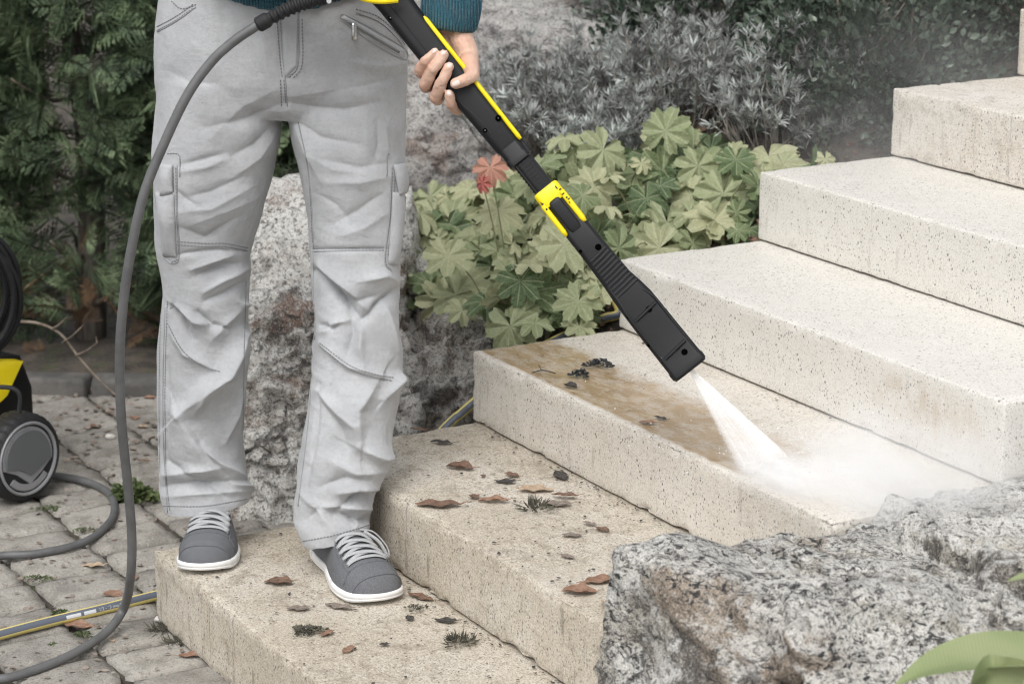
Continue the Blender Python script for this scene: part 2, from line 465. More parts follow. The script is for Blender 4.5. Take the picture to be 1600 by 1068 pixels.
# ------------------------------------------------------------------ the flight of block steps
def step_mesh(name, L, D, H, seed, chip=1.0):
    def lines(n, s):
        e = [0, .002, .0045, .008, .013, .02]
        k = int((n - .04) / s); return np.array(e + list(np.linspace(.02, n - .02, k + 1)[1:-1]) + [n - x for x in e[::-1]])
    X, Y, Z = lines(L, .011), lines(D, .016), lines(H, .013)
    nx, ny, nz = len(X), len(Y), len(Z); keys = []; quads = []
    def face(i, j, k):
        keys.append(((np.asarray(i) * ny + np.asarray(j)) * nz + np.asarray(k)))
    def grid(f, n1, n2, flip):
        p, q = np.meshgrid(np.arange(n1 - 1), np.arange(n2 - 1), indexing='ij'); p = p.ravel(); q = q.ravel()
        c = [f(p, q), f(p + 1, q), f(p + 1, q + 1), f(p, q + 1)]
        if flip: c = c[::-1]
        quads.append(np.stack(c, 1))
    K = lambda i, j, k: (i * ny + j) * nz + k
    grid(lambda p, q: K(p, q, nz - 1), nx, ny, False); grid(lambda p, q: K(p, q, 0), nx, ny, True)
    grid(lambda p, q: K(p, 0 * p, q), nx, nz, False); grid(lambda p, q: K(p, 0 * p + ny - 1, q), nx, nz, True)
    grid(lambda p, q: K(0 * p, p, q), ny, nz, True); grid(lambda p, q: K(0 * p + nx - 1, p, q), ny, nz, False)
    Q = np.concatenate(quads); u, inv = np.unique(Q, return_inverse=True); Q = inv.reshape(-1, 4)
    V = np.stack([X[u // (ny * nz)], Y[(u // nz) % ny], Z[u % nz]], 1)
    r = .0048; dims = np.array([L, D, H])
    q = np.clip(V, r, dims - r); dlt = V - q; ln = np.linalg.norm(dlt, axis=1)[:, None]
    nn = np.where(ln > 1e-9, dlt / (ln + 1e-12), 0)
    V = q + nn * r
    ed = np.sort(np.minimum(V, dims - V), axis=1); edge = sstep(.016, .004, ed[:, 1])
    n1 = fbm(V * 55, 3, seed); n2 = fbm(V * 26 + 5, 3, seed + 9)
    V = V + nn * (.0007 * n1 - chip * edge * (.0011 + .0018 * n1.clip(0) + .009 * (n2 - .42).clip(0)))[:, None]
    return mesh_np(name, V, [Q])
step_labels = ['lowest dirty tan stone step that the person stands on',
               'second stone step from the bottom, strewn with dead leaves',
               'third stone step, half brown with mud where the water jet hits',
               'fourth stone step, washed pale, with a brown stain near its right end',
               'fifth stone step from the bottom, clean and pale',
               'sixth stone step with brownish tread below the topmost step',
               'topmost stone step cut off by the right edge of the photo']
for i in range(7):
    a0 = i * SD
    me = step_mesh('stone_step', 1.2 + (.0, .0, .0, .0, .5, .5, .5)[i], .44, SH - .003, 20 + i, (1.5, 1.5, 1.2, .6, .4, .5, .4)[i])
    o = link('stone_step', me, step_mats[i])
    o.matrix_world = Matrix.Translation(S(a0, 0, i * SH)) @ STAIR_M
    tag(o, step_labels[i], 'step', 'stone block steps')

# ------------------------------------------------------------------ paving stones
paving = empty('paving', S(0, 0, 0)); tag(paving, 'weathered grey concrete paving stones with mossy joints', kind='structure')
CW, CL = .1865, .142
def paver_mesh(seed):
    r_ = np.random.default_rng(seed); nx, ny = 9, 8
    x = np.linspace(-.5, .5, nx); y = np.linspace(-.5, .5, ny)
    Xg, Yg = np.meshgrid(x, y, indexing='ij')
    sx, sy = CW - .011, CL - .010
    V = np.stack([Xg * sx, Yg * sy, 0 * Xg], -1).reshape(-1, 3)
    cr = np.array([[0, .6], [.6, 0]]); e = np.maximum(np.abs(Xg), np.abs(Yg)).ravel()
    rd = (np.hypot(np.abs(Xg).ravel() - .38, np.abs(Yg).ravel() - .36) * ((np.abs(Xg).ravel() > .38) & (np.abs(Yg).ravel() > .36)))
    V[:, :2] *= (1 - .10 * rd.clip(0) ** 1.0)[:, None] ** 2
    ring = e > .49
    V[:, :2] += (r_.normal(0, .0022, (len(V), 2)) * ring[:, None]) + fbm(V * 14 + seed * 3, 2, seed)[:, None] * .003 * ring[:, None]
    V[:, 2] = .0022 * fbm(V * 30 + seed, 3, seed) - ring * (.0045 + .002 * r_.random(len(V)))
    i, j = np.meshgrid(np.arange(nx - 1), np.arange(ny - 1), indexing='ij'); k = (i * ny + j).ravel()
    top = np.stack([k, k + ny, k + ny + 1, k + 1], 1)
    loop = [a * ny for a in range(nx)] + [(nx - 1) * ny + b for b in range(1, ny)] + [a * ny + ny - 1 for a in range(nx - 2, -1, -1)] + [b for b in range(ny - 2, 0, -1)]
    n = len(V); W = V[loop].copy(); W[:, 2] = -.05; V = np.vstack([V, W]); m_ = len(loop)
    side = np.array([[loop[(t + 1) % m_], loop[t], n + t, n + (t + 1) % m_] for t in range(m_)])
    me = mesh_np('paving_stone', V, [top, side]); me.materials.append(M_paver); return me
pm = [paver_mesh(s) for s in range(7)]
cnt = 0
for ca in range(-7, 6):
    ac = .043 + CW * (ca - .5)
    off = random.uniform(0, CL)
    for cb in range(-16, 12):
        bc = off + cb * CL
        if bc < -1.62 or bc > 1.3: continue
        if ac > .02 and bc > -.06: continue
        X = S(ac, bc)
        uu, vv_ = proj(np.array([X]))
        if uu[0] < -190 or uu[0] > 640 or vv_[0] > 1230: continue
        o = bpy.data.objects.new('paving_stone', pm[(cnt * 5 + ca) % 7]); C.objects.link(o)
        ang = math.atan2(ASC[1], ASC[0]) + random.gauss(0, .012) + (math.pi if cnt % 2 else 0)
        o.location = (X[0] + random.gauss(0, .0012), X[1] + random.gauss(0, .0012), random.gauss(0, .0018))
        o.rotation_euler = (random.gauss(0, .012), random.gauss(0, .012), ang)
        adopt(paving, o); cnt += 1
kb = MB()
for k in range(3):
    x0 = -1.95 + k * .44
    V, P = rbox((0, 0, 0), (.215, .045, .07), .012); V[:, :] += .004 * np.stack([fbm(V * 20 + k, 3, 5), fbm(V * 20 + 7 + k, 3, 6), fbm(V * 20 + 3 + k, 3, 7)], 1)
    o = MB().add(V, P).obj('edging_stone', M_kerb); o.location = (x0 + .215, 5.93 - .02 * k, -.028); o.rotation_euler = (0, 0, R(-3))
    tag(o, ['leftmost grey edging stone at the foot of the conifer hedge', 'grey edging stone behind the wheel of the pressure washer', 'grey edging stone behind the left trouser leg'][k], 'edging stone', 'edging stones along the hedge')

# ------------------------------------------------------------------ boulders
def boulder(name, c, planes, mat, seed, sub=6, p=16, amp=(.03, .012, .004), freq=5.0, crack=.0, axes=None):
    V, P = ico(sub); A = np.eye(3) if axes is None else np.asarray(axes)
    s = 0
    for n, d in planes:
        n = nrm(n) @ A
        s = s + ((V @ n).clip(0) / d) ** p
    r = s ** (-1.0 / p); W = V * r[:, None]
    w = W + .04 * np.stack([fbm(W * 4, 3, seed + 31), fbm(W * 4 + 5, 3, seed + 32), fbm(W * 4 + 9, 3, seed + 33)], 1)
    dsp = amp[0] * fbm(w * freq, 3, seed) + amp[1] * ridged(w * freq * 2.6, 4, seed + 5) + amp[2] * fbm(w * freq * 14, 3, seed + 8)
    if crack:
        cr = np.abs(fbm(w * freq * .9 * np.array([1, 1, 2.0]) + 11, 4, seed + 12)); dsp = dsp - crack * np.exp(-(cr / .035) ** 2)
        st_ = fbm(w * freq * .7 + 3, 3, seed + 15); dsp = dsp + crack * .9 * np.tanh((st_ - .1) * 14)
    if crack:
        bl = fbm(np.floor(w * freq * np.array([1.3, 1.3, 1.9]) * 1.6 + .35 * fbm(w * 12, 3, seed + 40)[:, None]) * 3.7, 1, seed + 21); dsp = dsp + crack * .3 * bl
    W = W + V * dsp[:, None]
    o = MB().add(W, P).obj(name, mat); o.location = c
    return o
AX = [[ASC[0], ASC[1], 0], [FR[0], FR[1], 0], [0, 0, 1]]
o = boulder('boulder', (S(.83, 1.50, .16)), [((.05, -.03, 1), .30), ((-1, .1, .12), .54), ((1, 0, .1), .8), ((0, -1, .12), .31), ((-.05, 1, .10), .27), ((-.72, .75, .05), .47), ((.50, .85, -.38), .34), ((0, 0, -1), .32), ((-.12, .50, .85), .345), ((-.6, -.7, 0), .60), ((.25, .9, .5), .40)],
            M_rock_front, 4, 7, 44, (.012, .009, .0036), 5.0, .027, AX)
tag(o, 'large craggy grey granite boulder in the bottom right corner', 'boulder', 'boulders beside the steps')
o = boulder('boulder', (-.45, 5.16, .22), [((0, -.45, 1), .315), ((-1, 0, .05), .17), ((1, 0, 0), .24), ((0, -1, .12), .24), ((0, 1, 0), .25), ((0, 0, -1), .35), ((-.6, -.4, .8), .30), ((.6, -.5, .5), .29)], M_rock_white, 9, 6, 18, (.028, .016, .005), 7, .022)
tag(o, 'tall whitish lichen-covered boulder seen between the trouser legs', 'boulder', 'boulders beside the steps')
o = boulder('boulder', (-.15, 5.14, .16), [((0, -.3, 1), .20), ((-1, 0, 0), .2), ((1, 0, .1), .165), ((0, -1, -.25), .17), ((0, 1, 0), .22), ((0, 0, -1), .25), ((.3, -.6, .7), .23)], M_rock_brown, 14, 6, 18, (.022, .018, .005), 8, .024)
tag(o, 'low brownish boulder wedged between right trouser leg and third step', 'boulder', 'boulders beside the steps')
o = boulder('boulder', (-.06, 6.22, .62), [((0, -.2, 1), .31), ((-1, 0, .1), .27), ((1, 0, .1), .36), ((0, -1, .2), .2), ((0, 1, 0), .25), ((0, 0, -1), .4), ((-.6, -.3, .6), .31)], M_rock_far, 21, 6, 9, (.035, .012, .003), 5, .008)
tag(o, 'big grey boulder behind the hand and the lavender', 'boulder', 'boulders beside the steps')
o = boulder('boulder', S(1.22, 1.33, .5), [((0, 0, 1), .085), ((-1, 0, .1), .10), ((1, 0, .1), .15), ((0, -1, .2), .10), ((0, 1, 0), .12), ((0, 0, -1), .14), ((-.6, -.3, .6), .1)], M_rock_front, 25, 5, 9, (.012, .006, .002), 14, .004)
tag(o, 'small pale rock at the right edge behind the large boulder', 'boulder', 'boulders beside the steps')
# ------------------------------------------------------------------ person
def fabric(name, base, var, wscale=900, spots=False, rough=.9):
    m = Mat(name, rough=rough)
    f = m.noise(14, 5, .6); g = m.noise(160, 3, .6)
    c = m.mix(m.ss(f, .35, .68), base, var)
    c = m.mix(m.math('MULTIPLY', m.ss(g, .45, .7), .35), c, tuple(x * .72 for x in base))
    if spots:
        d = m.math('MULTIPLY', m.ss(m.noise(5.5, 4, .6, vec=m.mapv(m.co(), loc=(2.2, 0, 1.3))), .60, .72), .4)
        c = m.mix(d, c, (.33, .325, .315))
        t = m.math('MULTIPLY', m.ss(m.noise(120, 2, .5, vec=m.mapv(m.co(), loc=(1, 0, 3))), .76, .80), .6)
        c = m.mix(t, c, (.2, .19, .17))
    w1 = N(m.nt, 'TexWave', {'Vector': m.mapv(m.co(), rot=(0, R(45), 0)), 'Scale': wscale, 'Distortion': 1.0, 'Detail': 1.0}, wave_type='BANDS').outputs['Fac']
    m.color(c); nb = m.bump(m.math('ADD', m.noise(42, 5, .65), m.math('MULTIPLY', m.noise(1, 4, .65, vec=m.mapv(m.co(), scale=(26, 26, 60), rot=(0, .6, 0)), dist=.8), .6)), .4, .005); m.bump(m.math('ADD', w1, g), .25, .0006, nb)
    m.set('Sheen Weight', .12)
    return m.m
M_trouser = fabric('grey_twill', (.475, .48, .487), (.40, .404, .411), spots=True)
M_stitch = Mat('grey_thread', .9, (.19, .19, .195)).m
M_seam = Mat('seam_shade_piping', .95, (.33, .33, .335)).m  # piping darker than the cloth: shade of the seams put into its colour
M_inner = Mat('opening_shade_grey', .95, (.20, .20, .20)).m  # dark grey: shade of the zip opening painted in; also colours the eyelets
M_metal = Mat('zip_metal', .35, (.62, .62, .62), Metallic=1.0).m
m = Mat('teal_knit', rough=.95)
wv = N(m.nt, 'TexWave', {'Vector': m.mapv(m.co(), scale=(1, .3, .0)), 'Scale': 62, 'Distortion': 1.2, 'Detail': 2.0, 'Detail Scale': 6.0}, wave_type='BANDS', bands_direction='X').outputs['Fac']
kn = m.noise(520, 2, .6); kz = m.noise(1, 2, .5, vec=m.mapv(m.co(), scale=(420, 420, 900)))
c = m.mix(m.ss(wv, .25, .8), (.008, .05, .078), (.02, .115, .155)); c = m.mix(m.math('MULTIPLY', m.ss(kz, .56, .70), .7), c, (.22, .36, .42))
c = m.mix(m.math('MULTIPLY', m.ss(kn, .3, .6), .3), c, (.01, .06, .09))
m.color(c); m.bump(m.math('ADD', m.math('MULTIPLY', wv, 1.0), m.math('MULTIPLY', kn, .5)), .8, .0016); m.set('Sheen Weight', .25)
M_knit = m.m
m = Mat('skin', rough=.5); f = m.noise(60, 4, .6); f2 = m.noise(20, 3, .6)
c = m.mix(m.ss(f2, .35, .7), (.66, .44, .33), (.58, .34, .25)); c = m.mix(m.math('MULTIPLY', m.ss(f, .5, .7), .3), c, (.70, .50, .40))
m.color(c); nb = m.bump(m.noise(1, 3, .6, vec=m.mapv(m.co(), scale=(260, 260, 520))), .5, .0016); m.bump(m.noise(700, 2, .5), .25, .0004, nb); m.set('Subsurface Weight', .12); m.set('Subsurface Radius', (.01, .004, .002)); m.set('Subsurface Scale', .5)
M_skin = m.m
M_nail = Mat('nail', .25, (.80, .60, .53)).m
M_hair = Mat('hair', .6, (.06, .04, .025)).m
m = Mat('grey_canvas', rough=.9)
w = m.noise(1, 2, .6, vec=m.mapv(m.co(), scale=(1300, 400, 600))); f = m.noise(500, 2, .6)
c = m.mix(m.ss(w, .35, .68), (.10, .103, .111), (.175, .179, .189)); c = m.mix(m.math('MULTIPLY', m.ss(m.noise(45, 3, .6, vec=m.mapv(m.co(), loc=(1, 3, 2))), .64, .7), .5), c, (.09, .085, .08))
m.color(c); m.bump(f, .4, .0008); M_canvas = m.m
m = Mat('white_sole_rubber', rough=.55); c = m.mix(m.math('MULTIPLY', m.ss(m.noise(38, 4, .65), .55, .72), .5), (.80, .79, .77), (.42, .40, .36)); m.color(c); M_sole = m.m
m = Mat('grey_lace', rough=.9); c = m.mix(m.ss(m.noise(700, 2, .6), .35, .65), (.47, .475, .48), (.33, .335, .34)); m.color(c); m.bump(m.noise(900, 2, .6), .5, .0006); M_lace = m.m

person = empty('person', (-.42, 4.33, .15))
tag(person, 'person in light grey cargo trousers and teal sweater holding the spray lance', 'person')

# --- trousers: two legs and a seat lofted from cross sections, fused into one cloth surface, then folded
LEG_L = [(30, 300, 420, 4.33), (120, 250, 436, 4.33), (180, 244, 441, 4.33), (220, 242, 437, 4.33), (260, 241, 428, 4.33), (300, 242, 418, 4.33), (330, 244, 410, 4.33), (370, 247, 398, 4.34),
         (400, 251, 391, 4.34), (450, 255, 387, 4.34), (500, 250, 386, 4.35), (560, 247, 383, 4.36), (620, 245, 383, 4.37), (700, 246, 384, 4.38), (745, 247, 389, 4.38), (768, 249, 392, 4.37), (785, 254, 389, 4.365), (798, 258, 386, 4.36), (840, 262, 384, 4.36)]
LEG_R = [(30, 460, 585, 4.33), (120, 450, 632, 4.33), (180, 449, 640, 4.33), (230, 461, 636, 4.32), (280, 473, 633, 4.31), (330, 481, 631, 4.31), (390, 488, 627, 4.30), (440, 490, 623, 4.29), (500, 490, 626, 4.28),
         (550, 488, 625, 4.27), (600, 483, 622, 4.26), (650, 478, 618, 4.25), (690, 474, 614, 4.24), (735, 467, 606, 4.23), (765, 461, 592, 4.225), (790, 456, 585, 4.22), (810, 455, 585, 4.21), (832, 463, 583, 4.20), (850, 470, 581, 4.20), (890, 476, 580, 4.20)]
SEAT = [(-90, 262, 628, 4.33), (-40, 256, 634, 4.33), (0, 250, 640, 4.33), (60, 246, 639, 4.33), (120, 243, 640, 4.33), (160, 247, 639, 4.33), (176, 275, 615, 4.33)]
th = np.linspace(0, 2 * math.pi, 64, endpoint=False)
def ring_px(v, xl, xr, y, depth, e=2.3, tilt=0.0):
    Lp, Rp = ony(xl, v, y), ony(xr, v, y); c = (Lp + Rp) / 2; a = (Rp - Lp)[0] / 2
    cx = np.sign(np.cos(th)) * np.abs(np.cos(th)) ** (2 / e); sy = np.sign(np.sin(th)) * np.abs(np.sin(th)) ** (2 / e)
    out = np.stack([c[0] + a * cx, c[1] + depth(a) * sy, np.full(len(th), c[2])], 1)
    out[:, 2] += tilt * (out[:, 0] - c[0]); return out
def resample(rows, step=10):
    rows = np.array(rows, float); v = np.arange(rows[0, 0], rows[-1, 0] + .1, step); v = np.append(v[:-1], rows[-1, 0])
    out = []
    for vv in v: out.append([vv] + [np.interp(vv, rows[:, 0], rows[:, k]) for k in (1, 2, 3)])
    return out
mb = MB()
rl = resample(LEG_L); rr = resample(LEG_R)
mb.add(*loft([ring_px(*r_, lambda a: min(1.02 * a + .006, .115)) for r_ in rl][::-1]))
mb.add(*loft([ring_px(*r_, lambda a: min(1.02 * a + .006, .115)) for r_ in rr][::-1]))
mb.add(*loft([ring_px(*r_, (lambda dd: (lambda a: dd))(float(np.interp(r_[0], [60, 120, 160, 178], [.128, .122, .104, .085]))), 2.5) for r_ in resample(SEAT)][::-1]))
tme = remesh(mb.mesh('trousers'), .0027)
smooth_mesh(tme, 20, .6)

def polydist(U, Vv, pts):
    """distance, signed side and position along a polyline, all in picture pixels"""
    pts = np.asarray(pts, float); seg = np.linalg.norm(np.diff(pts, axis=0), axis=1); cum = np.concatenate([[0], np.cumsum(seg)])
    best = np.full(len(U), 1e9); side = np.zeros(len(U)); tt = np.zeros(len(U))
    for i in range(len(pts) - 1):
        d = pts[i + 1] - pts[i]; L = seg[i]; t = ((U - pts[i][0]) * d[0] + (Vv - pts[i][1]) * d[1]) / L ** 2; tc = t.clip(0, 1)
        dx = U - pts[i][0] - tc * d[0]; dy = Vv - pts[i][1] - tc * d[1]; dd = np.hypot(dx, dy)
        k = dd < best; best[k] = dd[k]; side[k] = np.sign((d[0] * dy - d[1] * dx)[k]); tt[k] = (cum[i] + tc[k] * L) / cum[-1]
    return best, side, tt
# folds: (points, amplitude mm, width on the side right of travel, width on the other side)
FOLDS = [
    # fly, crotch and hips
    ([(440, 30), (438, 110), (447, 160)], -3.0, 7, 5), ([(470, 30), (470, 105), (450, 130)], 2.0, 8, 6),
    ([(448, 160), (490, 168), (540, 172), (590, 160)], -6, 14, 11), ([(452, 150), (515, 140), (590, 128)], 3, 16, 14),
    ([(520, 140), (575, 132), (628, 118)], -4, 10, 9), ([(455, 182), (500, 215), (560, 225)], -5, 12, 10), ([(452, 170), (480, 235), (500, 280)], 5, 10, 14),
    ([(436, 165), (390, 185), (320, 200)], -6, 16, 14), ([(430, 140), (380, 165), (330, 215)], 3, 18, 14), ([(433, 190), (400, 225), (350, 250)], -5, 12, 12), ([(432, 205), (405, 245), (360, 280)], 4, 10, 10),
    ([(300, 60), (330, 110), (345, 170)], 3, 24, 20), ([(370, 40), (385, 100)], -3, 12, 16), ([(410, 40), (418, 120)], 3, 12, 10), ([(345, 20), (350, 70)], -2.5, 8, 8),
    ([(260, 110), (300, 130), (340, 130)], -2.5, 9, 9), ([(540, 95), (590, 105), (630, 100)], 3, 10, 10),
    # thighs
    ([(282, 258), (315, 250), (350, 240)], -4, 6, 6), ([(284, 268), (320, 262), (360, 246)], 3.5, 7, 7), ([(283, 310), (330, 300), (380, 275)], -4, 10, 9), ([(285, 330), (330, 325), (395, 290)], 4, 12, 10),
    ([(283, 355), (320, 372), (370, 340)], -5, 14, 9), ([(300, 350), (350, 330), (400, 310)], 3, 12, 12), ([(270, 290), (290, 312), (310, 322)], -3, 5, 5),
    ([(605, 255), (560, 262), (510, 250)], -4, 9, 9), ([(608, 275), (565, 285), (515, 285)], 4, 10, 10), ([(600, 300), (560, 330), (520, 350)], -4, 11, 11), ([(606, 330), (570, 355), (530, 370)], 3.5, 10, 12),
    ([(490, 300), (525, 320), (550, 350)], -3, 8, 8), ([(590, 190), (592, 225), (585, 250)], -3.5, 8, 8), ([(603, 200), (606, 240)], 3, 7, 7), ([(570, 200), (575, 232)], 2.5, 8, 8), ([(480, 240), (520, 265), (560, 270)], 3, 9, 9),
    # left knee and shin
    ([(262, 400), (290, 395), (340, 390), (384, 392)], -2.5, 4, 4), ([(300, 420), (335, 405), (362, 398)], 4, 7, 8), ([(308, 430), (345, 415), (370, 412)], -4, 6, 6), ([(320, 455), (350, 435), (385, 420)], 4, 8, 7), ([(320, 470), (352, 458), (384, 440)], -4, 7, 7),
    ([(270, 480), (285, 496), (300, 528)], -8, 9, 6), ([(278, 478), (305, 500), (345, 510)], 6, 12, 6), ([(310, 488), (330, 506), (358, 512)], -6, 7, 5), ([(372, 470), (384, 478)], 5, 8, 8), ([(330, 530), (355, 500), (378, 480)], 4, 12, 10),
    ([(268, 520), (290, 552), (345, 580)], 4.0, 7, 12), ([(378, 520), (345, 580), (282, 644)], 13, 10, 34), ([(282, 644), (310, 690), (345, 722), (388, 752)], 10, 34, 10), ([(320, 610), (308, 640)], 4, 7, 7),
    ([(372, 600), (366, 650), (352, 690)], 4, 9, 9), ([(262, 560), (266, 640), (262, 720)], -2.5, 4, 4), ([(292, 655), (320, 700), (350, 740)], -5, 8, 8),
    ([(262, 757), (320, 754), (378, 748)], -7, 12, 8), ([(258, 742), (300, 735), (340, 728)], 5, 12, 10), ([(262, 775), (320, 770), (385, 768)], 4, 9, 9), ([(352, 750), (392, 765)], 6, 9, 9), ([(265, 720), (300, 745), (310, 758)], -4, 8, 8), ([(330, 760), (360, 780)], -3, 8, 8),
    # right knee and shin
    ([(490, 388), (550, 390), (607, 388)], -2.5, 4, 4), ([(493, 422), (528, 456), (566, 500)], -8, 10, 7), ([(500, 415), (535, 446), (575, 485)], 6, 8, 10), ([(566, 500), (590, 476), (618, 452)], -6, 9, 7), ([(530, 460), (560, 470), (588, 462)], -5, 10, 10), ([(560, 440), (600, 430), (618, 440)], 5, 14, 12),
    ([(500, 508), (518, 512), (532, 506)], -5, 5, 5), ([(502, 520), (525, 505), (545, 500)], 4, 6, 6), ([(565, 505), (562, 545), (568, 570)], 4, 8, 8), ([(600, 470), (612, 520), (620, 560)], 4, 10, 10), ([(545, 480), (553, 520), (540, 560)], -3.5, 9, 9),
    ([(500, 537), (544, 573), (612, 592)], 4, 6, 10), ([(625, 580), (608, 600), (596, 622)], 8, 7, 16), ([(585, 600), (560, 640), (562, 690)], 8, 34, 12), ([(498, 610), (530, 645), (552, 665), (558, 695)], 6, 12, 9), ([(505, 630), (535, 668), (545, 700)], -4, 9, 9),
    ([(560, 700), (590, 715), (612, 712)], 9, 10, 26), ([(500, 600), (494, 680), (480, 760)], -2.5, 4, 4), ([(520, 720), (555, 740), (600, 735)], 5, 16, 16), ([(500, 760), (540, 745), (575, 750)], -4, 10, 10),
    ([(585, 772), (555, 778), (522, 798)], -8, 9, 7), ([(592, 764), (560, 762), (530, 770)], 6, 9, 9), ([(522, 800), (560, 812), (588, 808)], -6, 8, 7), ([(500, 790), (540, 792), (580, 795)], 5, 8, 8), ([(470, 770), (500, 800), (520, 830)], 4, 12, 12), ([(480, 810), (500, 790)], -4, 9, 9), ([(556, 825), (570, 800)], 3, 9, 9),
    # side bulges of the cargo pockets
    ([(262, 260), (262, 330), (268, 395)], 6, 18, 16), ([(616, 260), (618, 330), (612, 410)], 6, 16, 18),
]
V = get_co(tme); Nn = get_no(tme); U, Vv = proj(V)
view = CAM - V; view /= np.linalg.norm(view, axis=1)[:, None]
wf = sstep(-.05, .35, (Nn * view).sum(1)) * sstep(4.40, 4.33, V[:, 1])
amp = np.zeros(len(V))
for pts, a_, w1, w2 in FOLDS:
    xs = [p[0] for p in pts]; ys = [p[1] for p in pts]; mg = 3 * max(w1, w2)
    k = (U > min(xs) - mg) & (U < max(xs) + mg) & (Vv > min(ys) - mg) & (Vv < max(ys) + mg) & (wf > 0)
    if not k.any(): continue
    d, sd, t = polydist(U[k], Vv[k], pts); w = np.where(sd > 0, w1, w2)
    prof = .18 * np.exp(-(d / w) ** 2) + .82 * np.exp(-(d / (w * .68)))
    amp[k] += a_ * (.0016 if ys[0] < 375 else .0031) * prof * (.35 + .65 * np.sin(np.pi * t.clip(.04, .96))) * wf[k]
# irregular small creases everywhere, crossing the leg on a slant
Q = V @ np.array([[1, 0, .35], [0, 1, 0], [-.35, 0, 1]])
cr = ridged(Q * np.array([9, 9, 24.]), 3, 41); cr2 = ridged(Q[:, [2, 1, 0]] * np.array([12, 20, 30.]), 3, 47)
zone = .5 + .5 * fbm(V * 6, 2, 51)
amp += (.0011 * (cr - .6) * (.3 + zone) + .0012 * (cr2 - .5) * zone) * (.6 + .6 * sstep(.75, .6, V[:, 2]))
amp += .007 * fbm(V * np.array([5, 5, 8.]), 2, 61) * (1 - .7 * wf)
V = V + Nn * amp[:, None]
# cut the legs off along the hems: a crisp open edge
def hemline(p, q, y):
    A0, B0 = ony(*p, y), ony(*q, y); return lambda x: A0[2] + (B0[2] - A0[2]) * (x - A0[0]) / (B0[0] - A0[0])
hl, hr = hemline((262, 807), (385, 795), 4.29), hemline((475, 859), (580, 838), 4.14)
zh = np.where(V[:, 0] < -.44, hl(V[:, 0]), hr(V[:, 0]) + .10 * (V[:, 1] - 4.14).clip(0)) + .0015 * fbm(V * np.array([40, 40, 0.]), 2, 66)
zh = np.where(V[:, 2] > .5, -1, zh)
low = V[:, 2] < zh; V[low, 2] = zh[low]
set_co(tme, V); bm = bmesh.new(); bm.from_mesh(tme); bm.faces.ensure_lookup_table()
bmesh.ops.delete(bm, geom=[f for f in bm.faces if all(low[v.index] for v in f.verts)], context='FACES'); bm.to_mesh(tme); bm.free()
smooth_mesh(tme, 1, .15); shade(tme)
trousers = link('trousers', tme, M_trouser); adopt(person, trousers)
tag(trousers, 'light grey cargo trousers with stitched knee panels')
tb = BVHTree.FromPolygons([tuple(x) for x in get_co(tme)], [tuple(p.vertices) for p in tme.polygons])
def on_cloth(u, v, off=0.0, y=4.25):
    r_ = Vector(ray(u, v)).normalized()
    hit, n, i, d = tb.ray_cast(Vector(CAM), r_)
    if hit is None:
        hit, n, i, d = tb.find_nearest(Vector(ony(u, v, y)))
    n = n if n.dot(r_) < 0 else -n
    return np.array(hit + n * off), np.array(n)
stitch = MB()
def stitches(path, off=.0008, dash=.0040, gap=.0022, w=.0010):
    pts = spline(path, max(12, int(sum(math.dist(path[i], path[i + 1]) for i in range(len(path) - 1)) / 3)))
    W = [on_cloth(*p, off) for p in pts]; P3 = np.array([w_[0] for w_ in W]); N3 = np.array([w_[1] for w_ in W])
    L = np.concatenate([[0], np.cumsum(np.linalg.norm(np.diff(P3, axis=0), axis=1))]); s = 0
    while s + dash < L[-1]:
        a = np.array([np.interp(s, L, P3[:, k]) for k in range(3)]); b = np.array([np.interp(s + dash, L, P3[:, k]) for k in range(3)])
        n = nrm([np.interp(s, L, N3[:, k]) for k in range(3)]); t = nrm(b - a); x = nrm(np.cross(t, n)) * w; z = n * w * .8
        stitch.add([a - x, a + x, b + x, b - x, a + z, b + z], [[[0, 1, 4], [3, 5, 2]], [[1, 2, 5, 4], [0, 4, 5, 3]]]); s += dash + gap
def double(path, sep=5):
    stitches(path); stitches([(x, y + sep) for x, y in path])
def dside(path, sep=5):
    stitches(path); stitches([(x + sep, y) for x, y in path])
double([(277, 377), (320, 380), (350, 380), (387, 387)]); double([(489, 388), (550, 387), (602, 386)])
stitches([(262, 505), (285, 547), (315, 570), (345, 581)]); double([(500, 536), (545, 570), (580, 583), (615, 590)])
dside([(433, 30), (437, 90), (442, 125)]); dside([(466, 30), (466, 100), (452, 122)], 6); stitches([(444, 125), (447, 165)]); stitches([(438, 125), (440, 168)])
double([(246, 42), (275, 26), (303, 6)], 6); stitches([(268, 2), (285, 14), (310, 6)])
double([(556, 14), (590, 26), (618, 50), (632, 70)], 7)
stitches([(262, 470), (259, 560), (258, 640), (260, 740), (266, 800)]); stitches([(252, 480), (250, 560), (249, 640), (250, 740)])
stitches([(490, 400), (489, 540), (482, 660), (466, 790)]); stitches([(466, 190), (482, 270), (489, 380)])
stitches([(384, 440), (381, 560), (379, 680)], ); stitches([(256, 790), (320, 790), (386, 779)]); stitches([(468, 846), (520, 836), (583, 818)])
stitches([(262, 240), (280, 243), (281, 275)]); stitches([(608, 240), (605, 245), (605, 276)])
stitches([(275, 262), (276, 330), (279, 398), (268, 410)]); stitches([(271, 270), (272, 340), (275, 395)]); stitches([(613, 270), (609, 340), (602, 405), (611, 422)]); stitches([(617, 275), (613, 340), (606, 400)])
so_ = stitch.obj('stitching', M_stitch, smooth=False); adopt(person, so_); so_.parent = trousers; so_.matrix_parent_inverse = Matrix.Identity(4)
trousers.parent = person
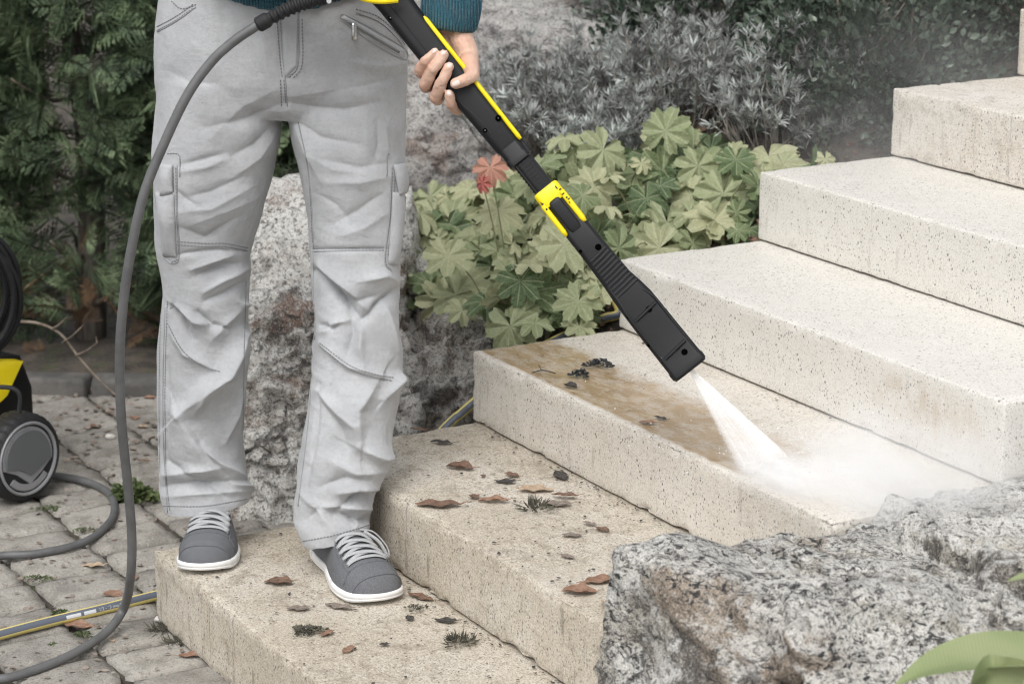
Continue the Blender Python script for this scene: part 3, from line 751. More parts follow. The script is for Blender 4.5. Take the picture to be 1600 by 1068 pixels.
def patch(corners, nu, nv, off, thick, bulge=0.0):
    """a piece of cloth lying on the trousers; corners in the order of a bilinear patch"""
    c = [np.array(p, float) for p in corners]; top = []; bot = []
    for i in range(nu + 1):
        for j in range(nv + 1):
            s, t = i / nu, j / nv; p = (c[0] * (1 - s) + c[1] * s) * (1 - t) + (c[3] * (1 - s) + c[2] * s) * t
            w, n = on_cloth(p[0], p[1]); e = 4 * s * (1 - s) * 4 * t * (1 - t); rim = min(s, 1 - s, t, 1 - t) > 1e-6
            top.append(w + n * (off + (thick if rim else thick * .55) + bulge * e)); bot.append(w + n * (off - .002))
    k = (nv + 1); i, j = np.meshgrid(np.arange(nu), np.arange(nv), indexing='ij'); b0 = (i * k + j).ravel()
    q = np.stack([b0, b0 + 1, b0 + k + 1, b0 + k], 1); n0 = len(top)
    loop = [a * k for a in range(nu + 1)] + [nu * k + b for b in range(1, nv + 1)] + [a * k + nv for a in range(nu - 1, -1, -1)] + [b for b in range(nv - 1, 0, -1)]
    sd = np.array([[loop[t], loop[(t + 1) % len(loop)], n0 + loop[(t + 1) % len(loop)], n0 + loop[t]] for t in range(len(loop))])
    return np.array(top + bot), [q, sd, q[:, ::-1] + n0]
def cloth_part(name, mat, parent, *patches):
    mb = MB()
    for p in patches: mb.add(*p)
    me = mb.mesh(name); bm = bmesh.new(); bm.from_mesh(me); bmesh.ops.recalc_face_normals(bm, faces=bm.faces); bm.to_mesh(me); bm.free(); shade(me)
    o = link(name, me, mat); o.parent = parent; o.matrix_parent_inverse = Matrix.Identity(4) if parent is trousers else o.matrix_parent_inverse
    return o
I4 = Matrix.Identity(4)
cloth_part('pocket_flap', M_trouser, trousers, patch([(252, 255), (271, 258), (271, 300), (254, 306)], 8, 10, .004, .003, .006))
cloth_part('pocket_flap', M_trouser, trousers, patch([(613, 258), (630, 254), (637, 300), (622, 305)], 8, 10, .004, .003, .006))
cloth_part('side_pocket', M_trouser, trousers, patch([(243, 300), (272, 300), (276, 402), (256, 400)], 10, 16, .0015, .002, .007))
cloth_part('side_pocket', M_trouser, trousers, patch([(613, 300), (634, 300), (622, 415), (606, 412)], 10, 16, .0015, .002, .007))
cloth_part('fly', M_trouser, trousers, patch([(439, 12), (466, 12), (464, 104), (445, 122)], 8, 14, .0006, .0016))
cloth_part('zip_pocket', M_trouser, trousers, patch([(532, 28), (538, 24), (632, 78), (630, 92)], 3, 16, .0006, .0016))
cloth_part('zip_opening', M_inner, trousers, patch([(540, 34), (542, 31), (624, 80), (622, 84)], 2, 16, .0016, .0012))
cloth_part('zip_pull', M_metal, trousers, patch([(549, 36), (556, 36), (556, 62), (549, 62)], 2, 4, .004, .0015))
def piping(path, r_=.0011, off=.0006):
    pts = spline(path, max(10, int(sum(math.dist(path[i], path[i + 1]) for i in range(len(path) - 1)) / 4))); return tube(np.array([on_cloth(*p, off)[0] for p in pts]), r_, 5)
for pth_ in ([(531, 28), (538, 23), (585, 47), (632, 77), (630, 93), (580, 66), (531, 30)], [(439, 8), (441, 70), (446, 122), (449, 166)], [(467, 10), (466, 98), (449, 121)], [(281, 242), (281, 276)], [(277, 258), (277, 330), (280, 400), (268, 411), (256, 402)], [(605, 242), (604, 276)], [(612, 262), (608, 340), (601, 408), (612, 424)],
             [(246, 50), (276, 33), (306, 11)], [(560, 20), (592, 34), (618, 57), (633, 80)], [(467, 195), (483, 275), (490, 385), (489, 540), (482, 660), (466, 790)], [(262, 800), (256, 700), (255, 600), (258, 480)]):
    o = MB().add(*piping(pth_)).obj('seam', M_seam); o.parent = trousers; o.matrix_parent_inverse = I4
cloth_part('belt_loop', M_trouser, trousers, patch([(432, 6), (440, 6), (440, 30), (432, 30)], 3, 5, .002, .002))

# --- sweater: torso, sleeves and ribbed bands (only the hem and one cuff reach into the picture)
YL = 4.33
sw = MB(); rings = []
HEMX = -.413
for z, a, b_, yc in ((1.185, .243, .140, YL), (1.22, .247, .142, YL), (1.30, .243, .138, YL), (1.40, .232, .140, YL + .01), (1.50, .232, .135, YL + .01), (1.58, .225, .125, YL + .02), (1.63, .17, .10, YL + .02), (1.66, .09, .075, YL + .02), (1.69, .07, .068, YL + .02)):
    e = 2.4; cx = np.sign(np.cos(th)) * np.abs(np.cos(th)) ** (2 / e); sy = np.sign(np.sin(th)) * np.abs(np.sin(th)) ** (2 / e)
    rings.append(np.stack([HEMX + a * cx, yc + b_ * sy, np.full(64, z)], 1))
for k in (0, 1): rings[k][:, 2] += (.095 * np.abs((rings[k][:, 0] - HEMX - .02) / .243) ** 1.7 - .008)
sw.add(*loft(rings))
WR = ony(702, 36, 4.125)                       # left wrist (right in the picture)
cuff_d = nrm(np.array([.035, .02, .30]))
EL = WR + cuff_d * .26; SHL = np.array([-.21, 4.36, 1.585])
WR2 = np.array([-.36, 4.08, 1.255]); EL2 = np.array([-.72, 4.40, 1.33]); SHR = np.array([-.615, 4.36, 1.585])
sw.add(*tube(spline([SHL, SHL + [.06, -.01, -.08], EL, WR + cuff_d * .035], 14), [.075, .072, .07, .068, .066, .064, .062, .06, .058, .055, .053, .05, .047, .042], 24))
sw.add(*tube(spline([SHR, SHR + [-.07, -.01, -.09], EL2, WR2 + [-.03, .02, 0]], 14), [.075, .072, .07, .068, .066, .064, .062, .06, .058, .055, .053, .05, .047, .042], 24))
sme = remesh(sw.mesh('sweater'), .006); smooth_mesh(sme, 6)
Vs = get_co(sme); Ns = get_no(sme); set_co(sme, Vs + Ns * (.006 * fbm(Vs * 9, 3, 71) * sstep(1.2, 1.3, Vs[:, 2]))[:, None]); shade(sme)
sweater = link('sweater', sme, M_knit); sweater.parent = person; sweater.matrix_parent_inverse = Matrix.Translation(person.location).inverted()
trousers.matrix_parent_inverse = Matrix.Translation(person.location).inverted()
tag(sweater, 'dark teal knitted sweater with ribbed hem and cuffs')
# ribbed cuff on the visible wrist
def ribbed(c0, axis, length, r0, r1, ribs, depth, fl=1.0, rings_n=12, thick=.006):
    axis = nrm(axis); x = nrm(np.cross(axis, (0, 1, 0))); y = np.cross(axis, x); t = np.linspace(0, 2 * math.pi, ribs * 6, endpoint=False); out = []
    for i in range(rings_n + 1):
        s = i / rings_n; r_ = r0 + (r1 - r0) * s + .0035 * math.sin(s * math.pi) - (.004 if i == 0 else 0)
        rr_ = r_ + depth * np.cos(t * ribs)
        out.append(c0 + axis * length * s + rr_[:, None] * (np.cos(t)[:, None] * x + fl * np.sin(t)[:, None] * y))
    inner = out[0].mean(0) + (out[0] - out[0].mean(0)) * .86
    return loft([inner + axis * .03, inner] + out)
o = MB().add(*ribbed(WR - cuff_d * .012, cuff_d, .07, .046, .050, 56, .0011, .86)).obj('cuff', M_knit); o.parent = sweater; o.matrix_parent_inverse = I4
# --- body under the clothes, with the hand that grips the lance
body = MB()
cb = MB()
capsules(cb, [(-.41, 4.34, 1.60), (-.41, 4.35, 1.70), (-.41, 4.34, 1.74)], [.06, .058, .056])
for s_, hip, kn, an in ((-1, (-.50, 4.34, 1.02), (-.575, 4.36, .66), (-.575, 4.40, .26)), (1, (-.32, 4.34, 1.02), (-.265, 4.30, .66), (-.325, 4.24, .26))):
    capsules(cb, [hip, kn, an], [.085, .055, .036])
capsules(cb, [(-.41, 4.34, 1.13), (-.41, 4.34, 1.25), (-.41, 4.35, 1.45), (-.41, 4.36, 1.56)], [.09, .10, .12, .10])
capsules(cb, [SHR, EL2, WR2], [.05, .042, .028]); capsules(cb, [SHL, EL, WR], [.05, .042, .027])
# head: skull, jaw, nose, ears
hc_ = np.array([-.405, 4.315, 1.845])
for off, rad, scl in (((0, .012, .02), .088, (.86, 1.06, 1.08)), ((0, -.03, -.055), .062, (.85, .95, .95)), ((0, -.098, -.012), .014, (.9, 1.2, 1.7)), ((.077, .015, -.008), .022, (.4, .8, 1.35)), ((-.077, .015, -.008), .022, (.4, .8, 1.35)), ((0, -.083, -.052), .016, (1.5, .7, .5)), ((.032, -.078, .012), .014, (1.2, .6, .7)), ((-.032, -.078, .012), .014, (1.2, .6, .7))):
    V_, P_ = ico(3); cb.add(V_ * rad * np.array(scl) + hc_ + np.array(off), P_)
bme = remesh(cb.mesh('b'), .007); smooth_mesh(bme, 4)
cb2 = get_co(bme); body.add(cb2, [np.array([p.vertices[:] for p in bme.polygons])])

# the lance's own axes come first: the hand closes on them
P1 = ony(655, 45, 4.09); HIT = onz(1200, 735, .45)
LD = nrm(HIT - P1); vd = nrm((P1 + HIT) / 2 - CAM); LW = nrm(np.cross(LD, vd)); LW = LW if LW[0] > 0 else -LW
LK = np.cross(LW, LD); LK = LK if LK @ vd < 0 else -LK
tipd = ony(1065, 578, 3.92); PS = np.linalg.norm(tipd - P1) / 672; PW = .00112
def Lp(s, w=0.0, k=0.0): return P1 + LD * s * PS + LW * w * PW + LK * k * PW

hb = MB()
def H(*pts): return [ony(*p) for p in pts]
capsules(hb, [WR + cuff_d * .05, WR + np.array([-.006, 0, 0])], [.027, .024]); capsules(hb, [WR + cuff_d * .05 + [.012, .004, 0], WR + np.array([.012, .004, -.004])], [.025, .023])
capsules(hb, H((690, 50, 4.135), (682, 80, 4.125), (672, 108, 4.112)), [.022, .020, .015])
capsules(hb, H((700, 50, 4.135), (698, 85, 4.125), (692, 120, 4.112)), [.023, .021, .016])
capsules(hb, H((712, 52, 4.130), (716, 90, 4.118), (714, 128, 4.108)), [.023, .021, .016])
capsules(hb, H((718, 55, 4.118), (730, 88, 4.098), (736, 112, 4.062)), [.022, .0205, .0145])         # ball of the thumb
capsules(hb, H((733, 96, 4.075), (738, 118, 4.042), (727, 125, 4.027), (711, 131, 4.019)), [.0165, .0120, .0108, .0092])
capsules(hb, H((720, 128, 4.108), (727, 158, 4.092), (715, 172, 4.062), (704, 163, 4.034), (702, 147, 4.024)), [.0135, .0112, .0104, .0094, .0082])   # index
capsules(hb, H((700, 124, 4.112), (684, 154, 4.085), (681, 152, 4.046), (691, 127, 4.025), (702, 105, 4.026)), [.0135, .0115, .0112, .0101, .0088])  # middle
capsules(hb, H((682, 116, 4.112), (667, 136, 4.085), (664, 133, 4.047), (677, 108, 4.026), (693, 86, 4.029)), [.0130, .0110, .0108, .0097, .0086])   # ring
capsules(hb, H((668, 104, 4.110), (657, 114, 4.085), (655, 112, 4.050), (664, 95, 4.030), (679, 82, 4.032)), [.0115, .0100, .0097, .0088, .0078])    # little
hme = remesh(hb.mesh('h'), .0014); smooth_mesh(hme, 4, .5)
hv = get_co(hme); hn = get_no(hme)
hv = hv + hn * (.0005 * fbm(hv * 160, 2, 81) + .0011 * fbm(hv * 60, 2, 83))[:, None]
body.add(hv, [np.array([p.vertices[:] for p in hme.polygons])])
# the other hand, round the pistol grip above the picture
g0 = ony(556, -34, 4.07)
h2 = MB(); capsules(h2, [WR2, WR2 * .5 + g0 * .5 + [0, .03, 0], g0 + [0, .035, .0]], [.028, .026, .024])
for q_ in range(4):
    b_ = g0 + np.array([.032 - .021 * q_, .028, -.004]); capsules(h2, [b_, b_ + [0, -.004, .034], b_ + [0, -.045, .030], b_ + [0, -.055, .004]], [.012, .011, .010, .009])
capsules(h2, [g0 + [.02, .03, .02], g0 + [.045, -.01, .032], g0 + [.06, -.04, .02]], [.014, .012, .009])
h2m = remesh(h2.mesh('h2'), .003); smooth_mesh(h2m, 3); body.add(get_co(h2m), [np.array([p.vertices[:] for p in h2m.polygons])])
bo = body.obj('body', M_skin); bo.parent = person; bo.matrix_parent_inverse = Matrix.Translation(person.location).inverted()
hbv = BVHTree.FromPolygons([tuple(x) for x in hv], [tuple(p.vertices) for p in hme.polygons])
def nail(u, v, du, dv, wid):
    """a nail lying on the finger: centre pixel, direction of the finger, width px"""
    t = nrm([du, dv]); n_ = np.array([-t[1], t[0]]); top = []; nu, nv = 6, 6
    for i in range(nu + 1):
        for j in range(nv + 1):
            s, q_ = i / nu * 2 - 1, j / nv * 2 - 1; w_ = wid * math.sqrt(max(0, 1 - .35 * s * s)) ; p = np.array([u, v]) + t * s * wid * .95 * (1 - .15 * q_ * q_) + n_ * q_ * w_ * .55
            r_ = Vector(ray(*p)).normalized(); hit, n, _, _ = hbv.ray_cast(Vector(CAM), r_)
            if hit is None: hit, n, _, _ = hbv.find_nearest(Vector(ony(p[0], p[1], 4.02)))
            e = max(abs(s), abs(q_)); top.append(np.array(hit + n * (.0007 if e < .95 else -.0006)))
    k = nv + 1; i, j = np.meshgrid(np.arange(nu), np.arange(nv), indexing='ij'); b0 = (i * k + j).ravel()
    o = MB().add(top, [np.stack([b0, b0 + 1, b0 + k + 1, b0 + k], 1)]).obj('fingernail', M_nail); o.parent = bo; o.matrix_parent_inverse = I4
for a_ in ((704, 99, .4, -.9, 9), (694, 80, .5, -.85, 8.5), (680, 78, .6, -.8, 7), (702, 144, -.1, -1, 8), (712, 131, -1, .35, 9)): nail(*a_)
hair = MB(); V_, P_ = ico(4); V_ = V_ * np.array([.083, .103, .098]) + hc_ + np.array([0, .018, .03]); V_ = V_ + .004 * fbm(V_ * 60, 3, 91)[:, None]
k_ = ~((V_[:, 2] < hc_[2] + .045) & (V_[:, 1] < hc_[1] - .03)); kf = k_[P_[0]].all(1) & (V_[P_[0]][:, :, 2].min(1) > hc_[2] - .05); hair.add(V_, [P_[0][kf]])
o = hair.obj('hair', M_hair); o.parent = bo; o.matrix_parent_inverse = I4

# --- shoes
TL = [0, .012, .03, .07, .2, .4, .55, .68, .78, .86, .92, .955, .98, .993, 1.0]
WL = [.0, .016, .024, .032, .037, .039, .046, .053, .0555, .054, .048, .040, .029, .018, .0]
def s_w(t): return np.interp(t, TL, WL)
def s_h(t): return np.interp(t, [0, .03, .1, .25, .36, .45, .55, .65, .75, .85, .92, .96, .985, 1], [.050, .066, .072, .078, .088, .086, .077, .066, .057, .050, .043, .033, .020, .006])
SL_ = .30
def s_c(t, sd): return sd * (.010 * math.sin(math.pi * (t - .35) / .65) if t > .35 else 0)
def s_pt(t, ph, sd, grow=0.0):
    c_, s_ = math.cos(ph), math.sin(ph); e = np.interp(t, [0, .5, 1], [2.4, 2.3, 2.6])
    x = s_c(t, sd) + (s_w(t) - .002 + grow) * math.copysign(abs(c_) ** (2 / e), c_); z = .0155 + (s_h(t) + grow) * abs(s_) ** (2 / 2.3)
    return np.array([x, (t - .62) * SL_ + (grow if t > .9 else 0), z])
def shoe(loc, rz, sd, label):
    ts = np.concatenate([np.linspace(.004, .1, 8), np.linspace(.13, .85, 28), np.linspace(.865, .998, 18)]); ph = np.linspace(0, math.pi, 33)
    V_, P_ = loft([[s_pt(t, p, sd) for p in ph] for t in ts], cap=True)
    up = MB().add(V_, P_).obj('shoe', M_canvas); tag(up, label)
    up.location = loc; up.rotation_euler = (0, 0, rz)
    up.parent = person; up.matrix_parent_inverse = Matrix.Translation(person.location).inverted()
    # sole
    tt = np.concatenate([np.linspace(0, .06, 8), np.linspace(.1, .8, 20), np.linspace(.83, 1, 22)])
    ol = [np.array([s_c(t, sd) + s_w(t), (t - .62) * SL_]) for t in tt] + [np.array([s_c(t, sd) - s_w(t), (t - .62) * SL_]) for t in tt[-2:0:-1]]
    ol = np.array(ol); ce = np.array([0, 0]); nn = ol - np.roll(ol, 1, 0); nn = np.stack([nn[:, 1], -nn[:, 0]], 1); nn = nn + np.roll(nn, -1, 0); nn /= np.linalg.norm(nn, axis=1)[:, None] + 1e-9
    if (nn * ol).sum() < 0: nn = -nn
    rg = []
    for z, g_ in ((0.0, -.005), (.0012, -.001), (.0045, .0016), (.008, .0022), (.0088, .0012), (.0096, .0022), (.0155, .0020), (.0185, .0008), (.0195, -.003)):
        toe = .006 * sstep(.25, .38, ol[:, 1] / SL_); q_ = ol + nn * g_; rg.append(np.column_stack([q_, z + toe * (1 - z / .03)]))
    o = MB().add(*loft(rg)).obj('sole', M_sole); o.parent = up
    # laces
    rows = np.linspace(.56, .80, 5)
    for i in range(4):
        for d_ in (0, 1):
            pts = []
            for q_ in np.linspace(-1, 1, 13):
                ph_ = math.pi / 2 - q_ * .66; f_ = (q_ + 1) / 2 if d_ == 0 else (1 - q_) / 2
                pts.append(s_pt(rows[i] + (rows[i + 1] - rows[i]) * f_, ph_, sd, .0032 + .0024 * (1 - q_ * q_) + (.0022 if d_ else 0)))
            o = MB().add(*tube(pts, .0040, 8, .34, up=(0, .35, 1))).obj('lace', M_lace); o.parent = up
    pts = [s_pt(rows[4], math.pi / 2 - q_ * .66, sd, .0034) for q_ in np.linspace(-1, 1, 13)]
    o = MB().add(*tube(pts, .0038, 8, .34, up=(0, .35, 1))).obj('lace', M_lace); o.parent = up
    for t_e in rows:
        for sg in (-1, 1):
            pe = s_pt(t_e, math.pi / 2 - sg * .68, sd, .0008); V_, P_ = ico(1, pe, .0030); o = MB().add(V_, P_).obj('eyelet', M_inner); o.parent = up
    # a loose bow end
    pts = spline([s_pt(.54, 1.9, sd, .006), s_pt(.56, 2.3, sd, .018), s_pt(.61, 2.7, sd, .024), s_pt(.66, 2.8, sd, .014), s_pt(.62, 2.4, sd, .014), s_pt(.56, 2.0, sd, .008)], 24)
    if sd > 0: o = MB().add(*tube(pts, .0034, 8, .45)).obj('lace', M_lace); o.parent = up
    # raised seams: eyestays and toe cap
    def seam(path, r_=.0011):
        return tube(np.array([s_pt(t, p, sd, .0004) for t, p in path]), r_, 6)
    sm = MB()
    for sg in (-1, 1): sm.add(*seam([(t, math.pi / 2 + sg * (.80 + .25 * abs(t - .66))) for t in np.linspace(.42, .835, 14)]))
    sm.add(*seam([(.835 + .012 * math.cos(q_ * 2), math.pi / 2 + q_) for q_ in np.linspace(-.83, .83, 14)]))
    sm.add(*seam([(.835 + .0 * q_, math.pi / 2 + q_) for q_ in np.linspace(.83, 1.35, 6)])); sm.add(*seam([(.835, math.pi / 2 - q_) for q_ in np.linspace(.83, 1.35, 6)]))
    sm.add(*seam([(.915 + .035 * math.cos(q_ * 1.15), math.pi / 2 + q_) for q_ in np.linspace(-1.5, 1.5, 24)]))
    o = sm.obj('seam', M_canvas); o.parent = up
    tg = MB(); V_, P_ = loft([[s_pt(t, p, sd, .0022 + .004 * sstep(.45, .36, t)) for p in np.linspace(math.pi / 2 - .55, math.pi / 2 + .55, 9)] for t in np.linspace(.33, .80, 16)], cap=False, closed=False)
    o = tg.add(V_, P_).obj('tongue', M_canvas); o.parent = up
def shoe_at(toe, dirv, sd, label):
    d_ = nrm(list(dirv) + [0]); loc = np.array([toe[0], toe[1], .15]) - d_ * .38 * SL_; rz = math.atan2(-d_[0], d_[1])
    shoe(tuple(loc + [0, 0, .001]), rz, sd, label)
shoe_at((-.574, 4.172), (.03, -1), -1, 'grey canvas shoe with white sole pointing straight at the camera')
shoe_at((-.226, 4.022), (.50, -1), 1, 'grey canvas shoe with white sole turned to the right')

# ------------------------------------------------------------------ spray lance
m = Mat('black_plastic', rough=.42, base=(.018, .018, .019)); m.set('Specular IOR Level', .3); g_ = m.noise(900, 2, .6); m.bump(g_, .3, .0006)
wd = m.noise(420, 2, .5); m.set('Roughness', m.math('ADD', .36, m.math('MULTIPLY', g_, .2)))
m.color(m.mix(m.math('MULTIPLY', m.ss(m.noise(70, 5, .7), .62, .75), .35), (.012, .012, .013), (.045, .044, .042))); M_black = m.m
M_black2 = Mat('matt_black_rubber', .7, (.013, .013, .014)).m
m = Mat('yellow_plastic', rough=.38, base=(.87, .66, .0)); m.color(m.mix(m.math('MULTIPLY', m.ss(m.noise(60, 4, .6), .62, .75), .35), (.90, .70, .004), (.70, .52, .02))); M_yellow = m.m
M_hole = Mat('screw_hole_shade', .9, (.002, .002, .002), **{'Specular IOR Level': 0.0}).m  # near-black, no gloss: the dark inside a screw hole painted on a disc
M_screw = Mat('screw_steel', .3, (.5, .5, .5), Metallic=1.0).m
lance = empty('spray_lance', tuple(P1)); tag(lance, 'black and yellow pressure washer spray lance held in the hand', 'spray lance')
LI = Matrix.Translation(lance.location).inverted()
def lpart(mb, name, mat, parent=None, sharp=35):
    o = mb.obj(name, mat, sharp=sharp); o.parent = parent or lance; o.matrix_parent_inverse = LI if parent is None else I4; return o
def lring(s, w0, w1, k0, k1, r_, seg=5):
    q_ = rrect((w1 - w0) / 2, (k1 - k0) / 2, r_, seg) + np.array([(w0 + w1) / 2, (k0 + k1) / 2])
    return np.array([Lp(s, a, b) for a, b in q_])
def lloft(rows): return loft([lring(*r_) for r_ in rows])
mb = MB().add(*lloft([(-165, -20, 8, -8, 12, 8), (-160, -30, 16, -16, 17, 10), (-120, -36, 22, -20, 20, 11), (-60, -31, 21, -21, 21, 11), (20, -30, 18, -21, 21, 11), (120, -29, 17, -21, 21, 11), (160, -27, 17, -20, 20, 11), (225, -25, 16, -19, 19, 11), (232, -24, 15, -18, 18, 10)]))
gun = lpart(mb, 'gun_body', M_black)
mb = MB()    # the parting line and a raised lip of the two half shells
mb.add(*tube([Lp(s, -12 - 6 * sstep(-40, -100, s) - 3 * math.sin(max(0, s - 60) / 40), 21.2 + .3 * (s < 0)) for s in np.linspace(-150, 118, 30)], .0013, 6))
mb.add(*tube([Lp(s, -21 + 8 * sstep(120, 190, s), 19.6) for s in np.linspace(-60, 200, 24)], .0011, 6))
lpart(mb, 'shell_seam', M_black2, gun)
mb = MB().add(*loft([lring(s, 13.5 + e, 20.5 - e, 4, 19.5 - e, 3.0, 3) for s, e in ((-8, 2), (-4, .4), (0, 0), (120, 0), (228, 0), (235, 1))]))
lpart(mb, 'yellow_strip', M_yellow)
def screw(s, w, k, r_=4.2, parent=None, steel=False):
    t_ = np.linspace(0, 2 * math.pi, 12, endpoint=False); mb = MB()
    mb.add(*loft([[Lp(s + r_ * f * math.cos(a), w + r_ * f * math.sin(a), k + dk) for a in t_] for f, dk in ((1.1, -.8), (1.1, .9), (.9, 1.0), (.4, 1.0))]))
    o = lpart(mb, 'screw_hole', M_hole, parent or gun)
    if steel:
        V_, P_ = ico(2, Lp(s, w, k + .2), .0013); MB().add(V_, P_).obj('screw', M_screw, gun)
for s, w in ((-59, 10), (-38, -24), (189, 10), (191, -17)): screw(s, w, 20.2 if w > 0 else 19.2, 4.4 if w > 0 else 3.2, None, True)
# grip with trigger (cut by the top of the picture)
gp = [ony(*p) for p in ((622, -62, 4.075), (585, -38, 4.07), (545, -22, 4.065), (508, -9, 4.06), (500, -6, 4.06))]
lpart(MB().add(*tube(spline(gp, 16), [.021, .021, .020, .019, .018, .018, .017, .017, .017, .0165, .0165, .016, .016, .0155, .015, .012], 18, .85, up=(0, 1, 0))), 'grip', M_black)
tg_ = [ony(*p) for p in ((622, 0, 4.055), (596, 2, 4.052), (572, -1, 4.052), (556, -8, 4.055), (548, -20, 4.06))]
lpart(MB().add(*tube(spline(tg_, 16), .0052, 10, up=(0, 1, 0))), 'trigger', M_yellow)
lpart(MB().add(*tube([ony(514, 2, 4.045), ony(514, 2, 4.038)], .0042, 12)), 'grip_screw', M_screw)
# collar, ribbed tube
mb = MB().add(*lloft([(228, -21, 13, -16, 16, 9), (232, -22.5, 14.5, -18, 18, 9), (250, -22, 14.5, -18, 18, 9), (252, -23.5, 16, -19, 19, 9), (262, -23.5, 16, -19, 19, 9), (264, -21, 13, -16, 16, 9)]))
mb.add(*loft([lring(s, 12, 18.5, -6, 10, 2, 3) for s in (236, 240, 256, 259)])); lpart(mb, 'collar', M_black)
mb = MB().add(*lloft([(262, -17, 15, -14, 14, 9), (322, -17, 15, -14, 14, 9)])); rt = lpart(mb, 'ribbed_tube', M_black2)
mb = MB()
for i in range(9):
    s = 267 + i * 6.4; mb.add(*loft([lring(s + ds, -18.2, 14.2, -15.4, 15.4, 9, 4) for ds in (-1.2, 1.2)]))
for w in (-14, -7, 0, 7): mb.add(*loft([[Lp(s, w + a, 14 + b) for a, b in ((-.9, 0), (.9, 0), (.9, 2.0), (-.9, 2.0))] for s in (264, 320)]))
lpart(mb, 'rib', M_black, rt)
# nozzle and the yellow adapter that clasps it
mb = MB().add(*lloft([(318, -16, 15, -13, 13, 8), (345, -17, 17, -15, 15, 8), (396, -19, 19, -17, 17, 8), (400, -21, 20, -18, 18, 8), (440, -21, 21, -18, 18, 8), (500, -23, 23, -19, 19, 8), (522, -25, 27, -20, 20, 8), (545, -26, 30, -21, 21, 8), (600, -27, 31, -22, 22, 8), (664, -27, 32, -23, 23, 8), (668, -28.5, 33.5, -24, 24, 8), (677, -28, 33, -24, 24, 8), (681, -25, 30, -21, 21, 8), (681.5, -18, 23, -14, 14, 6), (672, -16, 21, -12, 12, 6)]))
noz = lpart(mb, 'nozzle', M_black)
mb = MB().add(*lloft([(318, -20, 19, -17, 17, 8), (321, -22, 21, -18.5, 18.5, 8), (343, -22, 21, -18.5, 18.5, 8), (346, -21, 20, -17.5, 17.5, 8)]))
for w0, w1 in ((-23.0, -14.5), (12, 21.5)):
    mb.add(*loft([lring(s, w0 + e, w1 - e, -12, 20.0 - e, 3, 3) for s, e in ((338, 0), (360, 0), (390, .2), (396, 1.4), (398, 3))]))
ad = lpart(mb, 'adapter', M_yellow)
lpart(MB().add(*loft([lring(s, -11 + e, 9 - e, 10, 20.5 - e, 3, 3) for s, e in ((340, 2.5), (343, .5), (348, 0), (392, 0), (400, 1.5))])), 'catch', M_black, ad)
mk = MB()
def flat(pts, k=18.9): n_ = len(pts); mk.add([Lp(s, w, k) for s, w in pts] + [Lp(s, w, k - .6) for s, w in pts], [np.arange(n_)[None], np.arange(n_)[None, ::-1] + n_])
flat([(331, -19), (341, -14.5), (341, -20)]); flat([(345, -19.2), (348, -19.2), (348, -16.5), (345, -16.5)], 20.4)
for s, w, l, h_ in ((326, 13, 6, 2), (334, 15, 2, 4), (338, 14, 3, 3), (342.5, 13.5, 2, 5), (350, 15.5, 2.5, 3), (354, 16, 2, 4), (358, 15, 4, 1.4)): flat([(s, w), (s + l, w), (s + l, w + h_), (s, w + h_)], 20.4 if s > 341 else 18.9)
lpart(mk, 'printed_mark', M_black2, ad, None)['kind'] = 'stuff'
mb = MB()
for i in range(11):
    s = 450 + i * 6.9; w_ = 4 + (i * .6); x0 = -15 - .2 * i
    mb.add(*tube([Lp(s + 3, x0, 18.4 + .1 * i), Lp(s + 1.5, 2, 19.6 + .1 * i), Lp(s - 1, 17 + .7 * i, 18.6 + .1 * i)], .0021, 6))
lpart(mb, 'grip_rib', M_black, noz)
for s in (566, 640):
    lpart(MB().add(*tube([Lp(s + 2, -17, 21.5 + (s - 566) * .02), Lp(s, 4, 23 + (s - 566) * .02), Lp(s - 2, 24, 22 + (s - 566) * .02)], .0031, 8)), 'raised_bar', M_black, noz)
lpart(MB().add(*tube([Lp(s, -18.5 - 3 * sstep(520, 560, s), 18.5 + 3 * sstep(510, 560, s)) for s in np.linspace(500, 672, 16)], .0017, 6)).add(*tube([Lp(s, 27.5 * sstep(480, 560, s), 19.5 + 2 * sstep(500, 560, s)) for s in np.linspace(535, 672, 14)], .0014, 6)), 'edge_ledge', M_black, noz)
for s, w in ((442, 8), (566, 10), (652, 12)): screw(s, w, 18.6 + 3.2 * sstep(480, 570, s) + (.6 if s > 600 else 0), 4.6, noz)
for s, w in ((430, -17), (556, -22), (645, -22), (662, -12), (610, -24)): screw(s, w, 17.5 + 2.6 * sstep(480, 570, s), 2.4, noz)

# ------------------------------------------------------------------ hoses
m = Mat('grey_hose', rough=.5, base=(.12, .12, .12)); m.color(m.mix(m.ss(m.noise(25, 4, .6), .35, .7), (.135, .135, .135), (.10, .10, .10))); m.bump(m.noise(300, 2, .5), .15, .0008); M_hose = m.m
HP = [ony(*p) for p in ((418, 31, 4.05), (402, 40, 4.05), (366, 64, 4.045), (330, 97, 4.04), (292, 150, 4.03), (256, 225, 4.02), (226, 300, 4.01), (207, 380, 4.01), (193, 470, 4.02), (187, 560, 4.04), (190, 660, 4.07), (200, 760, 4.11), (206, 840, 4.14), (204, 900, 4.17))]
HP += [onz(194, 948, .045), onz(165, 988, .016), onz(110, 1023, .0095), onz(50, 1047, .0095), onz(0, 1060, .0095), onz(-90, 1062, .0095), onz(-170, 1010, .0095), onz(-160, 930, .0095), onz(-70, 880, .0095), onz(0, 868, .0095), onz(60, 864, .0095), onz(130, 847, .0095), onz(170, 817, .0095), onz(179, 790, .0095), onz(165, 766, .0095), onz(130, 751, .0095), onz(86, 743, .012), onz(30, 738, .03), onz(-20, 730, .09)]
pth = spline(HP, 420)
